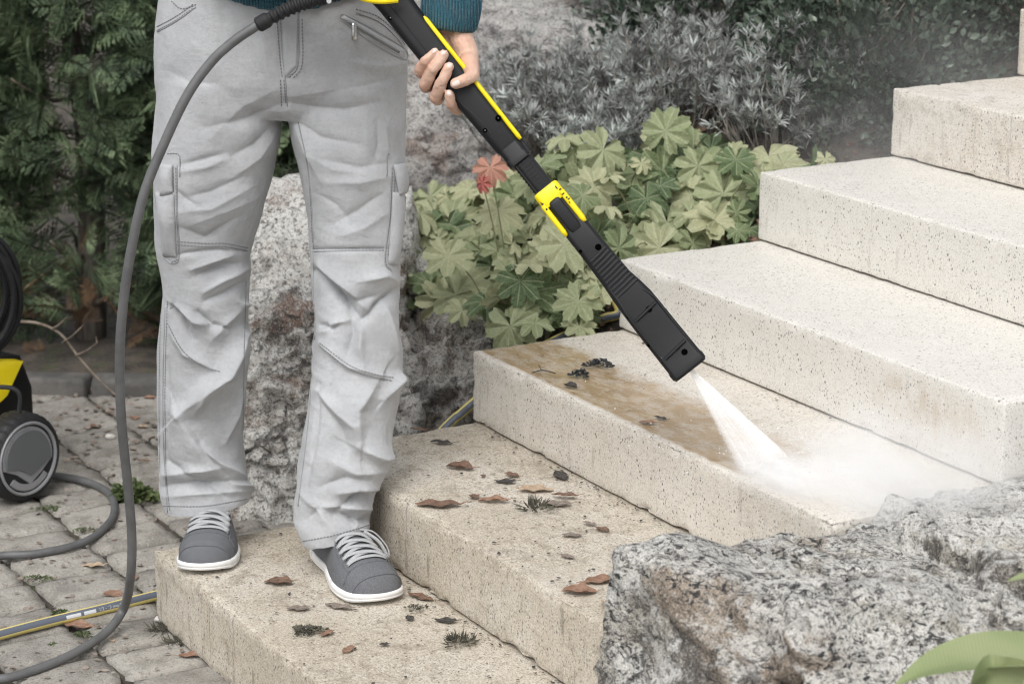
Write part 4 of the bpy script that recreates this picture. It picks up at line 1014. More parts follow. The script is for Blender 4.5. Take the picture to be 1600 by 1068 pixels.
hose = MB().add(*tube(pth, .0086, 14)).obj('pressure_hose', M_hose); tag(hose, 'grey high-pressure hose hanging from the spray gun down to the paving', 'hose')
bp = spline([ony(*p) for p in ((528, -12, 4.06), (500, -3, 4.055), (470, 6, 4.052), (438, 20, 4.05), (402, 40, 4.05))], 60)
rad = np.interp(np.linspace(0, 1, 60), [0, .3, .9, 1], [.0150, .0140, .0125, .0122]); rad = rad * np.where((np.arange(60) // 2) % 2 == 0, 1.0, .80); rad[-7:] = .0135; rad[-1] = .0115
o = MB().add(*tube(bp, rad, 16)).obj('bend_protector', M_black2, sharp=30); o.parent = hose

M_gh_y = Mat('hose_yellow', .4, (.70, .58, .20)).m
m = Mat('hose_blue_grey', rough=.35, base=(.12, .135, .165)); M_gh_b = m.m
M_print = Mat('white_print', .6, (.62, .63, .64)).m
GP = [onz(-60, 1008, .0105), onz(0, 991, .0105), onz(80, 970, .0105), onz(160, 951, .0105), onz(243, 930, .0105), S(.12, -.09, .012), S(.3, -.10, .03), S(.52, -.09, .14), ony(700, 664, 4.74), ony(718, 648, 4.75), ony(740, 629, 4.77), S(.86, -.06, .40), ony(925, 506, 4.93), ony(945, 497, 4.94), ony(968, 487, 4.95), S(1.1, -.14, .50)]
gp_ = spline(GP, 260); seg = 24; V_, P_ = tube(gp_, .0102, seg, cap=False)
me = mesh_np('garden_hose', V_, P_); me.materials.append(M_gh_y); me.materials.append(M_gh_b)
nz_ = len(me.polygons); idx = np.arange(nz_) % seg
T_, A__, B__ = frames(gp_); vdir = CAM - gp_[60]; vdir = nrm(vdir); c0_ = A__[60] @ vdir; s0_ = B__[60] @ vdir; front = math.atan2(s0_, c0_) / (2 * math.pi) * seg
rel = (idx - front + seg / 2) % seg - seg / 2
me.polygons.foreach_set('material_index', ((np.abs(rel - .6) < 2.6) | (np.abs(rel) > 7.5)).astype(np.int32)); me.update()
gh = link('garden_hose', me); tag(gh, 'yellow and blue-grey striped garden hose lying beside the lowest step', 'hose')
def hose_text(body, i0, size):
    cu = bpy.data.curves.new('print', 'FONT'); cu.body = body; cu.size = size; cu.align_x = 'LEFT'; cu.align_y = 'CENTER'
    to = bpy.data.objects.new('t', cu); C.objects.link(to); me = bpy.data.meshes.new_from_object(to.evaluated_get(bpy.context.evaluated_depsgraph_get())); bpy.data.objects.remove(to)
    V_ = get_co(me); p = gp_[i0]; t_ = nrm(gp_[i0 + 6] - p); n_ = nrm(nrm(CAM - p) - t_ * (nrm(CAM - p) @ t_)); u_ = np.cross(n_, t_)
    hgt_ = np.sqrt(np.maximum(.0106 ** 2 - V_[:, 1] ** 2, 1e-9)); set_co(me, p + V_[:, :1] * t_ + V_[:, 1:2] * u_ + hgt_[:, None] * n_); me.name = 'lettering'
    o = link('lettering', me, M_print); o.parent = gh; return o
i_ = int(np.argmin(np.abs(proj(gp_)[0] - 150))); hose_text('1/2 - 13 mm./PVC', i_, .0085)
for u0, u1 in ((100, 122), (126, 147)):
    a_, b_ = [int(np.argmin(np.abs(proj(gp_)[0] - q_))) for q_ in (u0, u1)]
    mb = MB(); rg = []
    for i in range(a_, b_ + 1):
        n_ = nrm(CAM - gp_[i]); t_ = nrm(gp_[i + 1] - gp_[i]); n_ = nrm(n_ - t_ * (n_ @ t_)); u_ = np.cross(n_, t_)
        rg.append([gp_[i] + n_ * .0106 * math.cos(q_) + u_ * .0106 * math.sin(q_) for q_ in np.linspace(-.33, .33, 6)])
    V_, P_ = loft(rg, closed=False); o = mb.add(V_, P_).obj('print_block', M_print); o.parent = gh
# ------------------------------------------------------------------ pressure washer on wheels
def revolve(profile, c, axis, seg=40, lug=None):
    """profile: (radius, offset along axis)"""
    axis = nrm(axis); x = nrm(np.cross(axis, (0, 0, 1))); y = np.cross(axis, x); t_ = np.linspace(0, 2 * math.pi, seg, endpoint=False)
    rg = []
    for r_, o_ in profile:
        rr_ = np.full(seg, r_) if lug is None else lug(r_, o_, t_)
        rg.append(c + axis * o_ + rr_[:, None] * (np.cos(t_)[:, None] * x + np.sin(t_)[:, None] * y))
    return loft(rg)
WN = nrm((.80, -.60, 0)); WF = nrm((.60, .80, 0)); WU = np.array([0, 0, 1.])
WC = ony(44, 716, 5.03); RW = WC[2]
m = Mat('tyre_black', rough=.6, base=(.014, .014, .015)); m.bump(m.noise(200, 3, .6), .3, .001); M_tyre = m.m
M_rim = Mat('rim_grey', .45, (.13, .135, .14)).m
M_rim2 = Mat('rim_silver', .35, (.36, .36, .37), Metallic=.3).m
washer = empty('pressure_washer', (WC[0] - .2, WC[1] + .1, 0)); tag(washer, 'yellow and black wheeled pressure washer at the left edge', 'pressure washer')
WI = Matrix.Translation(washer.location).inverted()
def wpart(mb, name, mat, parent=None, sharp=40):
    o = mb.obj(name, mat, sharp=sharp); o.parent = parent or washer; o.matrix_parent_inverse = WI if parent is None else I4; return o
def lug(r_, o_, t_):
    return np.full(len(t_), r_) - (.0035 * (np.sin(t_ * 26 + (4 if o_ < -.03 else 0)) > .35) if r_ > RW - .004 else 0)
def wheel(c):
    wh = wpart(MB().add(*revolve([(.080, -.064), (RW - .010, -.066), (RW - .002, -.058), (RW, -.050), (RW, -.034), (RW, -.033), (RW, -.018), (RW, -.012), (RW - .004, -.004), (RW - .014, .002), (.086, .003), (.082, -.002)], c, WN, 156, lug)), 'wheel', M_tyre)
    wpart(MB().add(*revolve([(.083, -.02), (.084, .001), (.081, .004), (.077, .003), (.075, -.010), (.03, -.016), (.0, -.016)], c, WN, 56)), 'rim', M_rim2, wh)
    wpart(MB().add(*revolve([(.0755, -.0105), (.0755, -.006), (.074, -.0055), (.0, -.0055)], c, WN, 56)), 'rim_recess', M_tyre, wh)
    def plate(pts, o0, o1, name, mat):
        n_ = len(pts); rg = [[c + WN * (o_) + WF * p[0] * f + WU * p[1] * f for p in pts] for o_, f in ((o0, 1), (o1 - .0015, 1), (o1, .97))]
        wpart(MB().add(*loft(rg)), name, mat, wh, 30)
    arc = [(.070 * math.sin(q_), .070 * math.cos(q_)) for q_ in np.linspace(-1.75, 1.75, 20)]
    plate([(x * 1.03, y * 1.03) for x, y in arc] + [(.040, -.038), (.004, -.060), (-.034, -.030)], -.006, .0, 'rim_band', M_rim2)
    plate([(x * .93, y * .93) for x, y in arc] + [(.034, -.026), (.006, -.040), (-.030, -.018)], -.002, .0035, 'rim_shield', M_rim)
    arc2 = [(.073 * math.sin(q_), .073 * math.cos(q_)) for q_ in np.linspace(2.3, 4.0, 14)]
    plate(arc2 + [(x * .8, y * .8) for x, y in arc2[::-1]], -.008, .001, 'rim_spoke', M_rim2)
wheel(WC); wheel(WC - WN * .36)
def wbox(c, half, r_): return rbox(c, half, r_, np.array([WN, WF, WU]))
def wp(n, f, z): return np.array([WC[0], WC[1], 0]) + WN * n + WF * f + WU * z
prof = [(-.19, .05), (-.20, .09), (-.18, .16), (-.12, .225), (-.05, .27), (.05, .30), (.13, .28), (.16, .2), (.16, .06), (.1, .04), (-.1, .035)]
rg = [[wp(n, p[0] * f + (1 - f) * -.01, p[1] * f + (1 - f) * .15) for p in prof] for n, f in ((-.15, .93), (-.158, 1.0), (-.36, 1.0), (-.37, .93))]
wpart(MB().add(*loft(rg)), 'chassis', M_black); wpart(MB().add(*tube([WC, WC - WN * .36], .014, 12)), 'axle', M_black)
prof2 = [(-.165, .155), (-.12, .215), (-.05, .262), (.045, .292), (.11, .277), (.06, .21), (-.03, .165), (-.10, .135)]
rg = [[wp(n, p[0] * f - (1 - f) * .02, p[1] * f + (1 - f) * .21) for p in prof2] for n, f in ((-.118, .9), (-.124, 1.0), (-.38, 1.0), (-.385, .9))]
wpart(MB().add(*loft(rg)), 'yellow_cover', M_yellow)
rg = [[wp(n, .02 + a, .40 + b) for a, b in rrect(.10, .12, .04)] for n in (-.45, -.445, -.30, -.295)]
wpart(MB().add(*loft(rg)), 'motor_housing', M_black)
for n in (-.40, -.27):
    wpart(MB().add(*tube(spline([wp(n, .10, .25), wp(n, .13, .5), wp(n, .15, .80), wp(n, .17, .95)], 12), .011, 10)), 'handle_tube', M_black)
wpart(MB().add(*tube([wp(-.40, .17, .95), wp(-.27, .17, .95)], .014, 12)), 'handle_bar', M_black2)
wpart(MB().add(*tube(spline([ony(-6, 604, 4.98), ony(18, 606, 4.98), ony(31, 617, 4.98), ony(30, 645, 4.98)], 16), .0052, 8)), 'cable', M_black2)
cc = ony(-62, 458, 5.06)
for i in range(6):
    q_ = np.linspace(0, 2 * math.pi, 48); ox, oz = (0, .006, -.022, -.012, -.034, -.004)[i], (0, -.012, .004, .012, -.004, .008)[i]
    pts = np.stack([cc[0] + ox + (.120 + .004 * math.sin(i * 2.1)) * np.cos(q_), cc[1] - .05 + .019 * i + .03 * np.cos(q_), cc[2] + oz + (.136 + .006 * math.cos(i * 1.7)) * np.sin(q_)], 1)
    wpart(MB().add(*tube(pts, .0072, 10, cap=False)), 'hose_coil', M_black)
wpart(MB().add(*wbox(cc + WU * .12 + np.array([-.02, .03, 0]), (.05, .03, .012), .008)), 'coil_hook', M_black)

# ------------------------------------------------------------------ plants
def leafmat(name, stops, rough=.6, nscale=7.0, vein=None, rnd=True, detail=.35, transl=.25):
    m = Mat(name, rough=rough); n1 = m.noise(nscale, 4, .6)
    f = m.math('ADD', m.math('MULTIPLY', m.rand(), .75), m.math('MULTIPLY', n1, .35)) if rnd else n1
    c = m.ramp(f, stops)
    if vein is not None:
        x, y, z = m.sep()[0:3]; an = m.math('ARCTAN2', x, y); rr_ = m.math('SQRT', m.math('ADD', m.math('POWER', x, 2.0), m.math('POWER', y, 2.0)))
        s_ = m.math('ABSOLUTE', m.math('SINE', m.math('MULTIPLY', an, 3.5))); w_ = m.math('MULTIPLY', m.ss(m.math('MULTIPLY', s_, m.math('ADD', rr_, .1)), .085, .02), .55)
        c = m.mix(w_, c, vein)
        wv_ = N(m.nt, 'TexVoronoi', {'Vector': m.co(), 'Scale': 7.0}, feature='DISTANCE_TO_EDGE').outputs['Distance']
        c = m.mix(m.math('MULTIPLY', m.ss(wv_, .10, .02), .14), c, vein); m.bump(m.math('ADD', m.math('MULTIPLY', wv_, .5), s_), .3, .05)
        c = m.mix(m.math('MULTIPLY', m.ss(rr_, .55, 1.0), .12), c, (.14, .20, .09)); c = m.mix(m.math('MULTIPLY', m.ss(m.noise(9, 4, .7), .5, .64), .14), c, (.20, .24, .12))
    c = m.mix(m.math('MULTIPLY', m.ss(m.noise(nscale * 6, 3, .6), .55, .72), detail), c, (.10, .08, .035))
    m.color(c)
    if transl:
        t = N(m.nt, 'BsdfTranslucent', {'Color': c}).outputs[0]; mx = N(m.nt, 'MixShader', {0: transl, 1: m.b.outputs[0], 2: t}).outputs[0]; m.nt.links.new(mx, m.o.inputs['Surface'])
    return m.m
M_conif = leafmat('conifer_green', [(.34, (.028, .042, .026)), (.46, (.085, .125, .065)), (.56, (.15, .205, .105)), (.68, (.25, .305, .175))], .65, 11, rnd=False, transl=.12)
M_conif_dead = leafmat('conifer_brown', [(.35, (.16, .085, .05)), (.6, (.30, .20, .11))], .8, 11, rnd=False, transl=.1)
M_bark = Mat('bark', .9).m
m = Mat('grey_bark', rough=.9); w_ = m.noise(1, 4, .6, vec=m.mapv(m.co(), scale=(60, 60, 8))); m.color(m.mix(m.ss(w_, .35, .65), (.085, .07, .058), (.20, .175, .15))); m.bump(w_, .8, .004); M_bark = m.m
m = Mat('twig_bark', rough=.9); m.color(m.mix(m.ss(m.noise(40, 3, .6), .35, .65), (.13, .10, .075), (.26, .215, .17))); M_twig = m.m
def spray_template(r_):
    V_, T_ = [], []
    def blade(p, d, L, w):
        d = nrm(d); x = np.array([-d[1], d[0], 0]); n0 = len(V_)
        mid = p + d * L * .45; V_.extend([p, mid - x * w, p + d * L, mid + x * w]); T_.extend([[n0, n0 + 1, n0 + 2], [n0, n0 + 2, n0 + 3]])
    for i in range(10):
        y = .06 + .90 * (i / 10) ** .9; L = (1 - y) * .55 + .10
        for sg in (-1, 1):
            a = R(48 + r_.uniform(-8, 8)) * sg; d = np.array([math.sin(a), math.cos(a), 0]); p = np.array([0, y + .03 * (sg > 0), 0]); L_ = L * r_.uniform(.75, 1.1)
            blade(p, d, L_, .016)
            for k in range(1, 5):
                q = p + d * L_ * (k / 5.2)
                for s2 in (-1, 1):
                    a2 = a + s2 * R(38); n0 = len(V_); d2 = np.array([math.sin(a2), math.cos(a2), 0]); x2 = np.array([-d2[1], d2[0], 0]); l2 = L_ * .34 * (1.15 - k / 6)
                    V_.extend([q - x2 * .011, q + x2 * .011, q + d2 * l2]); T_.append([n0, n0 + 1, n0 + 2])
    blade(np.array([0, 0, 0]), np.array([0, 1, 0]), 1.02, .014)
    V_ = np.array(V_); V_[:, 2] = -.22 * V_[:, 1] ** 2 - .35 * V_[:, 0] ** 2 + r_.normal(0, .008, len(V_)); return V_, [np.array(T_)]
SPR = [spray_template(np.random.default_rng(s)) for s in (1, 2, 3)]
def conifer(cx, cy, z0, rx, ry, zt, n, seed, label, sparse=0.0, dead=0):
    r_ = np.random.default_rng(seed); root = empty('conifer_shrub', (cx, cy, z0)); tag(root, label, 'conifer', 'conifers of the hedge')
    inv = Matrix.Translation(root.location).inverted()
    z = z0 + (zt - z0) * r_.random(n) ** 1.0; ang = r_.uniform(-math.pi, math.pi, n)
    ang = np.where(r_.random(n) < .72, -math.pi / 2 + (ang / math.pi) * 1.75, ang)
    P0 = np.stack([np.cos(ang), np.sin(ang), (z - z0) * 2.2], 1)
    lump = 1 + .34 * fbm(P0 * 2.1 + seed, 3, seed); dep = 1 - .55 * r_.random(n) ** 2.0
    prof = np.interp((z - z0) / (zt - z0), [0, .15, .5, .8, 1], [.72, .95, 1.0, .8, .25])
    rad = lump * dep * prof
    pos = np.stack([cx + rx * rad * np.cos(ang), cy + ry * rad * np.sin(ang), z], 1)
    if sparse: k = (r_.random(n) > sparse * sstep(z0 + .62, z0 + .30, z)); pos, ang, dep = pos[k], ang[k], dep[k]
    n = len(pos); d = np.stack([np.cos(ang), np.sin(ang), r_.normal(.25, .45, n)], 1) + r_.normal(0, .35, (n, 3))
    up = np.stack([-np.sin(ang), np.cos(ang), 0 * ang], 1) * r_.choice([-1, 1], n)[:, None] + r_.normal(0, .55, (n, 3)) + np.array([0, -.25, .6])
    rot = axes_from(d, up); scl = r_.uniform(.11, .20, n); pos = pos - rot[:, 1] * scl[:, None] * .6
    nd = dead; which = r_.integers(0, 3, n); mbg, mbd = MB(), MB()
    isd = np.zeros(n, bool)
    if dead: low_ = np.argsort(pos[:, 2] + r_.normal(0, .12, n))[:dead]; isd[low_] = True
    for w in range(3):
        for flag, tgt in ((False, mbg), (True, mbd)):
            k = (which == w) & (isd == flag)
            if k.any(): tgt.add(*scatter(SPR[w][0], SPR[w][1], pos[k], rot[k], scl[k] * (.6 if flag else 1)))
    o = mbg.obj('crown', M_conif, smooth=False); o.parent = root; o.matrix_parent_inverse = inv; o['kind'] = 'stuff'
    if dead: o = mbd.obj('dead_spray', M_conif_dead, smooth=False); o.parent = root; o.matrix_parent_inverse = inv; o['kind'] = 'stuff'
    tr = spline([(cx, cy, z0 - .05), (cx + .02, cy, z0 + .5), (cx - .03, cy + .02, z0 + 1.0), (cx, cy, zt - .1)], 14)
    o = MB().add(*tube(tr, np.linspace(.045, .012, 14), 10)).obj('trunk', M_bark); o.parent = root; o.matrix_parent_inverse = inv
    lb = MB()
    for i in range(26):
        a = r_.uniform(-math.pi * .95, -.05); zz = r_.uniform(z0 + .05, zt - .4); L = r_.uniform(.6, .95)
        p0 = np.array([cx, cy, zz]); p1 = p0 + np.array([rx * L * math.cos(a), ry * L * math.sin(a), r_.uniform(.0, .2)])
        lb.add(*tube(spline([p0, (p0 + p1) / 2 + [0, 0, -.03], p1], 6), np.linspace(.009, .003, 6), 5))
    o = lb.obj('limb', M_twig); o.parent = root; o.matrix_parent_inverse = inv; o['kind'] = 'stuff'
conifer(-1.62, 6.45, .0, .36, .34, 1.9, 1150, 101, 'leftmost conifer of the hedge, green above and bare below', .5, 40)
conifer(-1.18, 6.50, .0, .37, .36, 2.0, 1300, 102, 'conifer with browned lower sprays behind the pressure washer', .5, 60)
conifer(-.74, 6.55, .02, .36, .36, 1.9, 1250, 103, 'dense green conifer just left of the trousers', .25, 10)
conifer(-.36, 6.75, .05, .33, .34, 1.9, 1000, 104, 'green conifer glimpsed between the trouser legs', .0, 0)
conifer(.06, 7.25, .3, .42, .36, 1.9, 900, 105, 'dark conifer behind the far boulder at the top edge', .0, 0)
def twig(name, label, main, sides, r0=.0042):
    p = spline([ony(*q) for q in main], 24); mb = MB().add(*tube(p, np.linspace(r0, r0 * .55, 24), 7))
    for a, b in sides: mb.add(*tube(spline([ony(*a), (ony(*a) + ony(*b)) / 2 + [0, 0, -.004], ony(*b)], 6), np.linspace(r0 * .6, r0 * .3, 6), 5))
    o = mb.obj(name, M_twig); tag(o, label, 'twig'); return o
twig('bare_twig', 'bare arching twig leaning from the hedge onto the paving', [(20, 502, 5.86), (60, 505, 5.86), (95, 522, 5.85), (125, 560, 5.84), (160, 598, 5.82), (192, 626, 5.80)], [((82, 513, 5.85), (104, 495, 5.83)), ((97, 535, 5.85), (130, 508, 5.82)), ((118, 555, 5.84), (152, 535, 5.80)), ((152, 535, 5.80), (150, 525, 5.8))])

# small-leaved dark shrubs at the upper right
M_box = leafmat('boxwood_green', [(.32, (.02, .032, .024)), (.46, (.05, .072, .05)), (.58, (.095, .125, .09)), (.70, (.18, .21, .16))], .42, 12, rnd=False, transl=.1)
LV = np.array([(0, 0, 0), (-.30, .35, .05), (-.24, .75, .04), (0, 1, -.03), (.24, .75, .04), (.30, .35, .05), (0, .5, -.03)]); LP = [np.array([[0, 6, 1], [1, 6, 2], [2, 6, 3], [3, 6, 4], [4, 6, 5], [5, 6, 0]])]
def boxwood(c, rx, ry, rz, n, seed, label):
    r_ = np.random.default_rng(seed); root = empty('boxwood_shrub', c); tag(root, label, 'shrub', 'dark shrubs beside the upper steps'); inv = Matrix.Translation(root.location).inverted()
    nc = n // 24; d = r_.normal(0, 1, (nc, 3)); d[:, 2] = np.abs(d[:, 2]); d[:, 1] -= .4; d /= np.linalg.norm(d, axis=1)[:, None]
    rad = (1 + .22 * fbm(d * 3 + seed, 3, seed)) * (1 - .5 * r_.random(nc) ** 2)
    cp = np.array(c) + d * rad[:, None] * np.array([rx, ry, rz])
    k = np.repeat(np.arange(nc), 24); pos = cp[k] + r_.normal(0, .026, (len(k), 3)); dd = d[k] + r_.normal(0, .55, (len(k), 3)) + [0, 0, .3]
    rot = axes_from(dd, r_.normal(0, 1, (len(k), 3)) + [0, -.6, .8]); V_, P_ = scatter(LV, LP, pos, rot, r_.uniform(.014, .026, len(k)))
    o = MB().add(V_, P_).obj('crown', M_box, smooth=False); o.parent = root; o.matrix_parent_inverse = inv; o['kind'] = 'stuff'
    sm = MB()
    for i in range(60):
        e = cp[r_.integers(0, nc)]; b = np.array(c) + [r_.normal(0, .03), r_.normal(0, .03), -.06]; sm.add(*tube(spline([b, (b + e) / 2 + r_.normal(0, .02, 3), e], 5), np.linspace(.005, .0018, 5), 4))
    o = sm.obj('stem', M_twig); o.parent = root; o.matrix_parent_inverse = inv; o['kind'] = 'stuff'
boxwood(tuple(S(1.93, -.34, .74)), .30, .30, .46, 9000, 201, 'small-leaved dark shrub right behind the sixth step')
boxwood(tuple(S(2.40, -.30, .92)), .30, .28, .42, 7000, 202, 'small-leaved dark shrub beside the topmost step')
boxwood(tuple(S(1.95, -1.05, .80)), .34, .32, .46, 8000, 203, 'small-leaved dark shrub behind the grey lavender')
boxwood(tuple(S(2.95, -.55, 1.05)), .40, .35, .45, 6000, 204, 'dark shrub in the top right corner')
boxwood(tuple(S(2.6, -1.3, .95)), .45, .40, .5, 6000, 205, 'hindmost dark shrub at the top edge')

# lavender
M_lav = leafmat('lavender_grey_green', [(.32, (.13, .128, .125)), (.44, (.27, .275, .265)), (.55, (.44, .46, .435)), (.68, (.60, .63, .60))], .8, 13, rnd=False, detail=.15, transl=.12)
m = Mat('lavender_stem', rough=.95); m.color(m.mix(m.ss(m.noise(18, 3, .6), .35, .65), (.10, .088, .08), (.36, .32, .28))); M_lstem = m.m
NL = np.array([(0, 0, 0), (-.085, .45, .03), (0, 1, .06), (.085, .45, .03), (0, .45, -.01)]); NP = [np.array([[0, 4, 1], [1, 4, 2], [2, 4, 3], [3, 4, 0]])]
def lavender(c, rx, ry, rz, ns, seed, label, lean=(0, 0), bare=0.0):
    r_ = np.random.default_rng(seed); root = empty('lavender_bush', tuple(c)); tag(root, label, 'lavender', 'grey lavender bushes'); inv = Matrix.Translation(root.location).inverted()
    sm, pos, dr, sz = MB(), [], [], []
    for i in range(ns):
        a = r_.uniform(0, 2 * math.pi); q_ = math.sqrt(r_.random()); el = r_.uniform(.25, 1.0)
        base = np.array(c) + [rx * .35 * q_ * math.cos(a), ry * .35 * q_ * math.sin(a), -.02]
        L = r_.uniform(.72, 1.08); h_ = math.sqrt(max(.05, 1 - (q_ * .9) ** 2))
        tip = np.array(c) + [rx * q_ * math.cos(a) * L + lean[0], ry * q_ * math.sin(a) * L + lean[1], rz * h_ * L * r_.uniform(.72, 1.1)]
        mid = (base + tip) / 2 + r_.normal(0, .022, 3); p = spline([base, mid, tip], 7); sm.add(*tube(p, np.linspace(.0034, .0013, 7), 4, cap=False))
        for f, nl, s_ in ((1.0, 15, .030), (.92, 9, .026), (.83, 7, .024), (.72, 6, .022), (.6, 4, .02), (.48, 3, .018)):
            if f < bare: continue
            x = p[min(6, int(round(f * 6)))] if f < 1 else tip; x = p[0] * 0 + np.array([np.interp(f * 6, np.arange(7), p[:, k]) for k in range(3)])
            t_ = nrm(p[6] - p[4]); e = r_.normal(0, 1, (nl, 3)); e -= (e @ t_)[:, None] * t_; e /= np.linalg.norm(e, axis=1)[:, None]
            dd = t_ * r_.uniform(.5, 1.5, nl)[:, None] + e; pos += [x + r_.normal(0, .003, 3) for _ in range(nl)]; dr += list(dd); sz += list(s_ * r_.uniform(.7, 1.15, nl))
    pos, dr, sz = np.array(pos), np.array(dr), np.array(sz)
    V_, P_ = scatter(NL, NP, pos, axes_from(dr, r_.normal(0, .5, (len(pos), 3)) + [0, 0, 1]), sz)
    o = MB().add(V_, P_).obj('foliage', M_lav, smooth=False); o.parent = root; o.matrix_parent_inverse = inv; o['kind'] = 'stuff'
    o = sm.obj('stem', M_lstem); o.parent = root; o.matrix_parent_inverse = inv; o['kind'] = 'stuff'
lavender((.16, 5.86, .60), .30, .26, .30, 300, 301, 'grey lavender bush leaning over the far boulder', (.0, -.02))
lavender((.40, 5.76, .66), .24, .24, .33, 280, 302, 'grey lavender bush in the middle, above the geraniums', (0, 0), .66)
lavender((.64, 5.50, .66), .22, .22, .32, 300, 303, 'grey lavender bush with bare lower stems next to the dark shrub', (.02, 0), .8)
lavender((.42, 6.25, .78), .34, .26, .30, 260, 304, 'hindmost grey lavender bush at the top edge')
lavender((.22, 5.60, .58), .16, .14, .22, 120, 305, 'small sparse lavender plant just behind the geranium leaves')
# a tuft of long strap leaves at the top edge
M_strap = leafmat('strap_leaf_green', [(.3, (.07, .11, .05)), (.6, (.16, .21, .10))], .5, 9, rnd=False)
rt_ = empty('strap_leaf_plant', (.24, 6.5, .8)); tag(rt_, 'green strap-leaved plant hanging in at the top edge', 'plant')
for i in range(11):
    a = random.uniform(-1.3, 1.3); p0 = np.array([.24, 6.5, .78]); p = spline([p0, p0 + [.09 * math.sin(a), -.07, .24], p0 + [.18 * math.sin(a), -.14, .20 - random.uniform(0, .08)]], 10)
    o = MB().add(*tube(p, np.interp(np.linspace(0, 1, 10), [0, .4, 1], [.005, .011, .001]), 6, .15)).obj('leaf', M_strap); o.parent = rt_; o.matrix_parent_inverse = Matrix.Translation(rt_.location).inverted()

# geraniums: lobed leaves, each one a part
GST = [(.10, (.06, .105, .05)), (.26, (.15, .215, .095)), (.40, (.27, .32, .165)), (.62, (.42, .45, .26)), (.85, (.54, .54, .33))]
M_ger = leafmat('geranium_leaf', GST, .6, 3.0, vein=(.58, .58, .40), transl=.28)
M_ger_red = leafmat('geranium_leaf_red', [(.2, (.48, .10, .09)), (.6, (.56, .17, .14)), (.85, (.60, .30, .22))], .6, 3.0, vein=(.60, .40, .28), transl=.18)
M_petiole = Mat('petiole', .7, (.20, .20, .10)).m
def ger_leaf(seed, mat):
    r_ = np.random.default_rng(seed); n = 64; t_ = np.linspace(-math.pi * .93, math.pi * .93, n); lob = 7
    ph = (t_ / (math.pi * .93) * .5 + .5) * lob; f = np.abs((ph % 1) - .5) * 2
    rr_ = 1.0 - .33 * f ** 2.6 + .085 * np.cos(ph * 2 * math.pi * 3) * (1 - f); rr_ *= 1 - .16 * np.abs(t_ / math.pi) ** 2; rr_ *= 1 + r_.normal(0, .03, n)
    rings = [(.0, 0), (.35, 0), (.7, 0), (1., 0)]; V_ = [np.zeros((1, 3))]
    cup = r_.uniform(-.22, .30); tw_ = r_.normal(0, .13, 2)
    for q_ in (.35, .68, 1.0):
        rq = rr_ * q_ if q_ == 1 else q_ * (rr_ * .5 + .45)
        x, y = rq * np.sin(t_), rq * np.cos(t_); z = cup * rq ** 2 - .10 * (1 - f) * q_ * 0 + .19 * (f - .4) * q_ + tw_[0] * x * y + tw_[1] * x * x - .10 * rq ** 3 * r_.uniform(.3, 1.5) + .03 * np.sin(t_ * 3 + seed) * q_
        V_.append(np.stack([x, y, z], 1))
    V_ = np.concatenate(V_); j = np.arange(n - 1); tri = np.stack([0 * j, 1 + j + 1, 1 + j], 1); Q_ = [np.stack([1 + k * n + j, 1 + k * n + j + 1, 1 + (k + 1) * n + j + 1, 1 + (k + 1) * n + j], 1) for k in (0, 1)]
    me = mesh_np('leaf', V_, [tri, np.concatenate(Q_)]); me.materials.append(mat); return me
GL = [ger_leaf(s, M_ger) for s in range(8)]; GR = [ger_leaf(s + 20, M_ger_red) for s in range(2)]
def in_poly(u, v, poly):
    c = False; j = len(poly) - 1
    for i in range(len(poly)):
        if (poly[i][1] > v) != (poly[j][1] > v) and u < (poly[j][0] - poly[i][0]) * (v - poly[i][1]) / (poly[j][1] - poly[i][1]) + poly[i][0]: c = not c
        j = i
    return c
GPOLY = [(600, 330), (640, 312), (760, 290), (830, 255), (880, 215), (1010, 250), (1035, 180), (1085, 225), (1180, 240), (1240, 250), (1300, 245), (1320, 262), (1190, 290), (1175, 365), (965, 400), (940, 485), (800, 515), (735, 500), (650, 470), (600, 440)]
PLANTS = [('geranium_plant', 'broad geranium clump beside the right trouser leg', (.93, -.72)), ('geranium_plant', 'geranium clump with a large pale leaf above the third step', (1.02, -.30)),
          ('geranium_plant', 'geranium clump with red leaves below the far boulder', (1.18, -.88)), ('geranium_plant', 'geranium clump seen behind the yellow adapter', (1.30, -.52)),
          ('geranium_plant', 'geranium clump against the left end of the fourth step', (1.34, -.22)), ('geranium_plant', 'tall geranium with leaves reaching up in front of the lavender', (1.52, -.45)),
          ('geranium_plant', 'small geranium between the fifth step and the lavender', (1.66, -.16))]
ger = []
for nm, lb, (a, b) in PLANTS:
    e = empty(nm, tuple(S(a, b, float(zsoil(a, b))))); tag(e, lb, 'geranium', 'geranium clumps beside the steps'); ger.append((e, a, b, MB(), []))
r_ = np.random.default_rng(55); placed = []; tries = 0
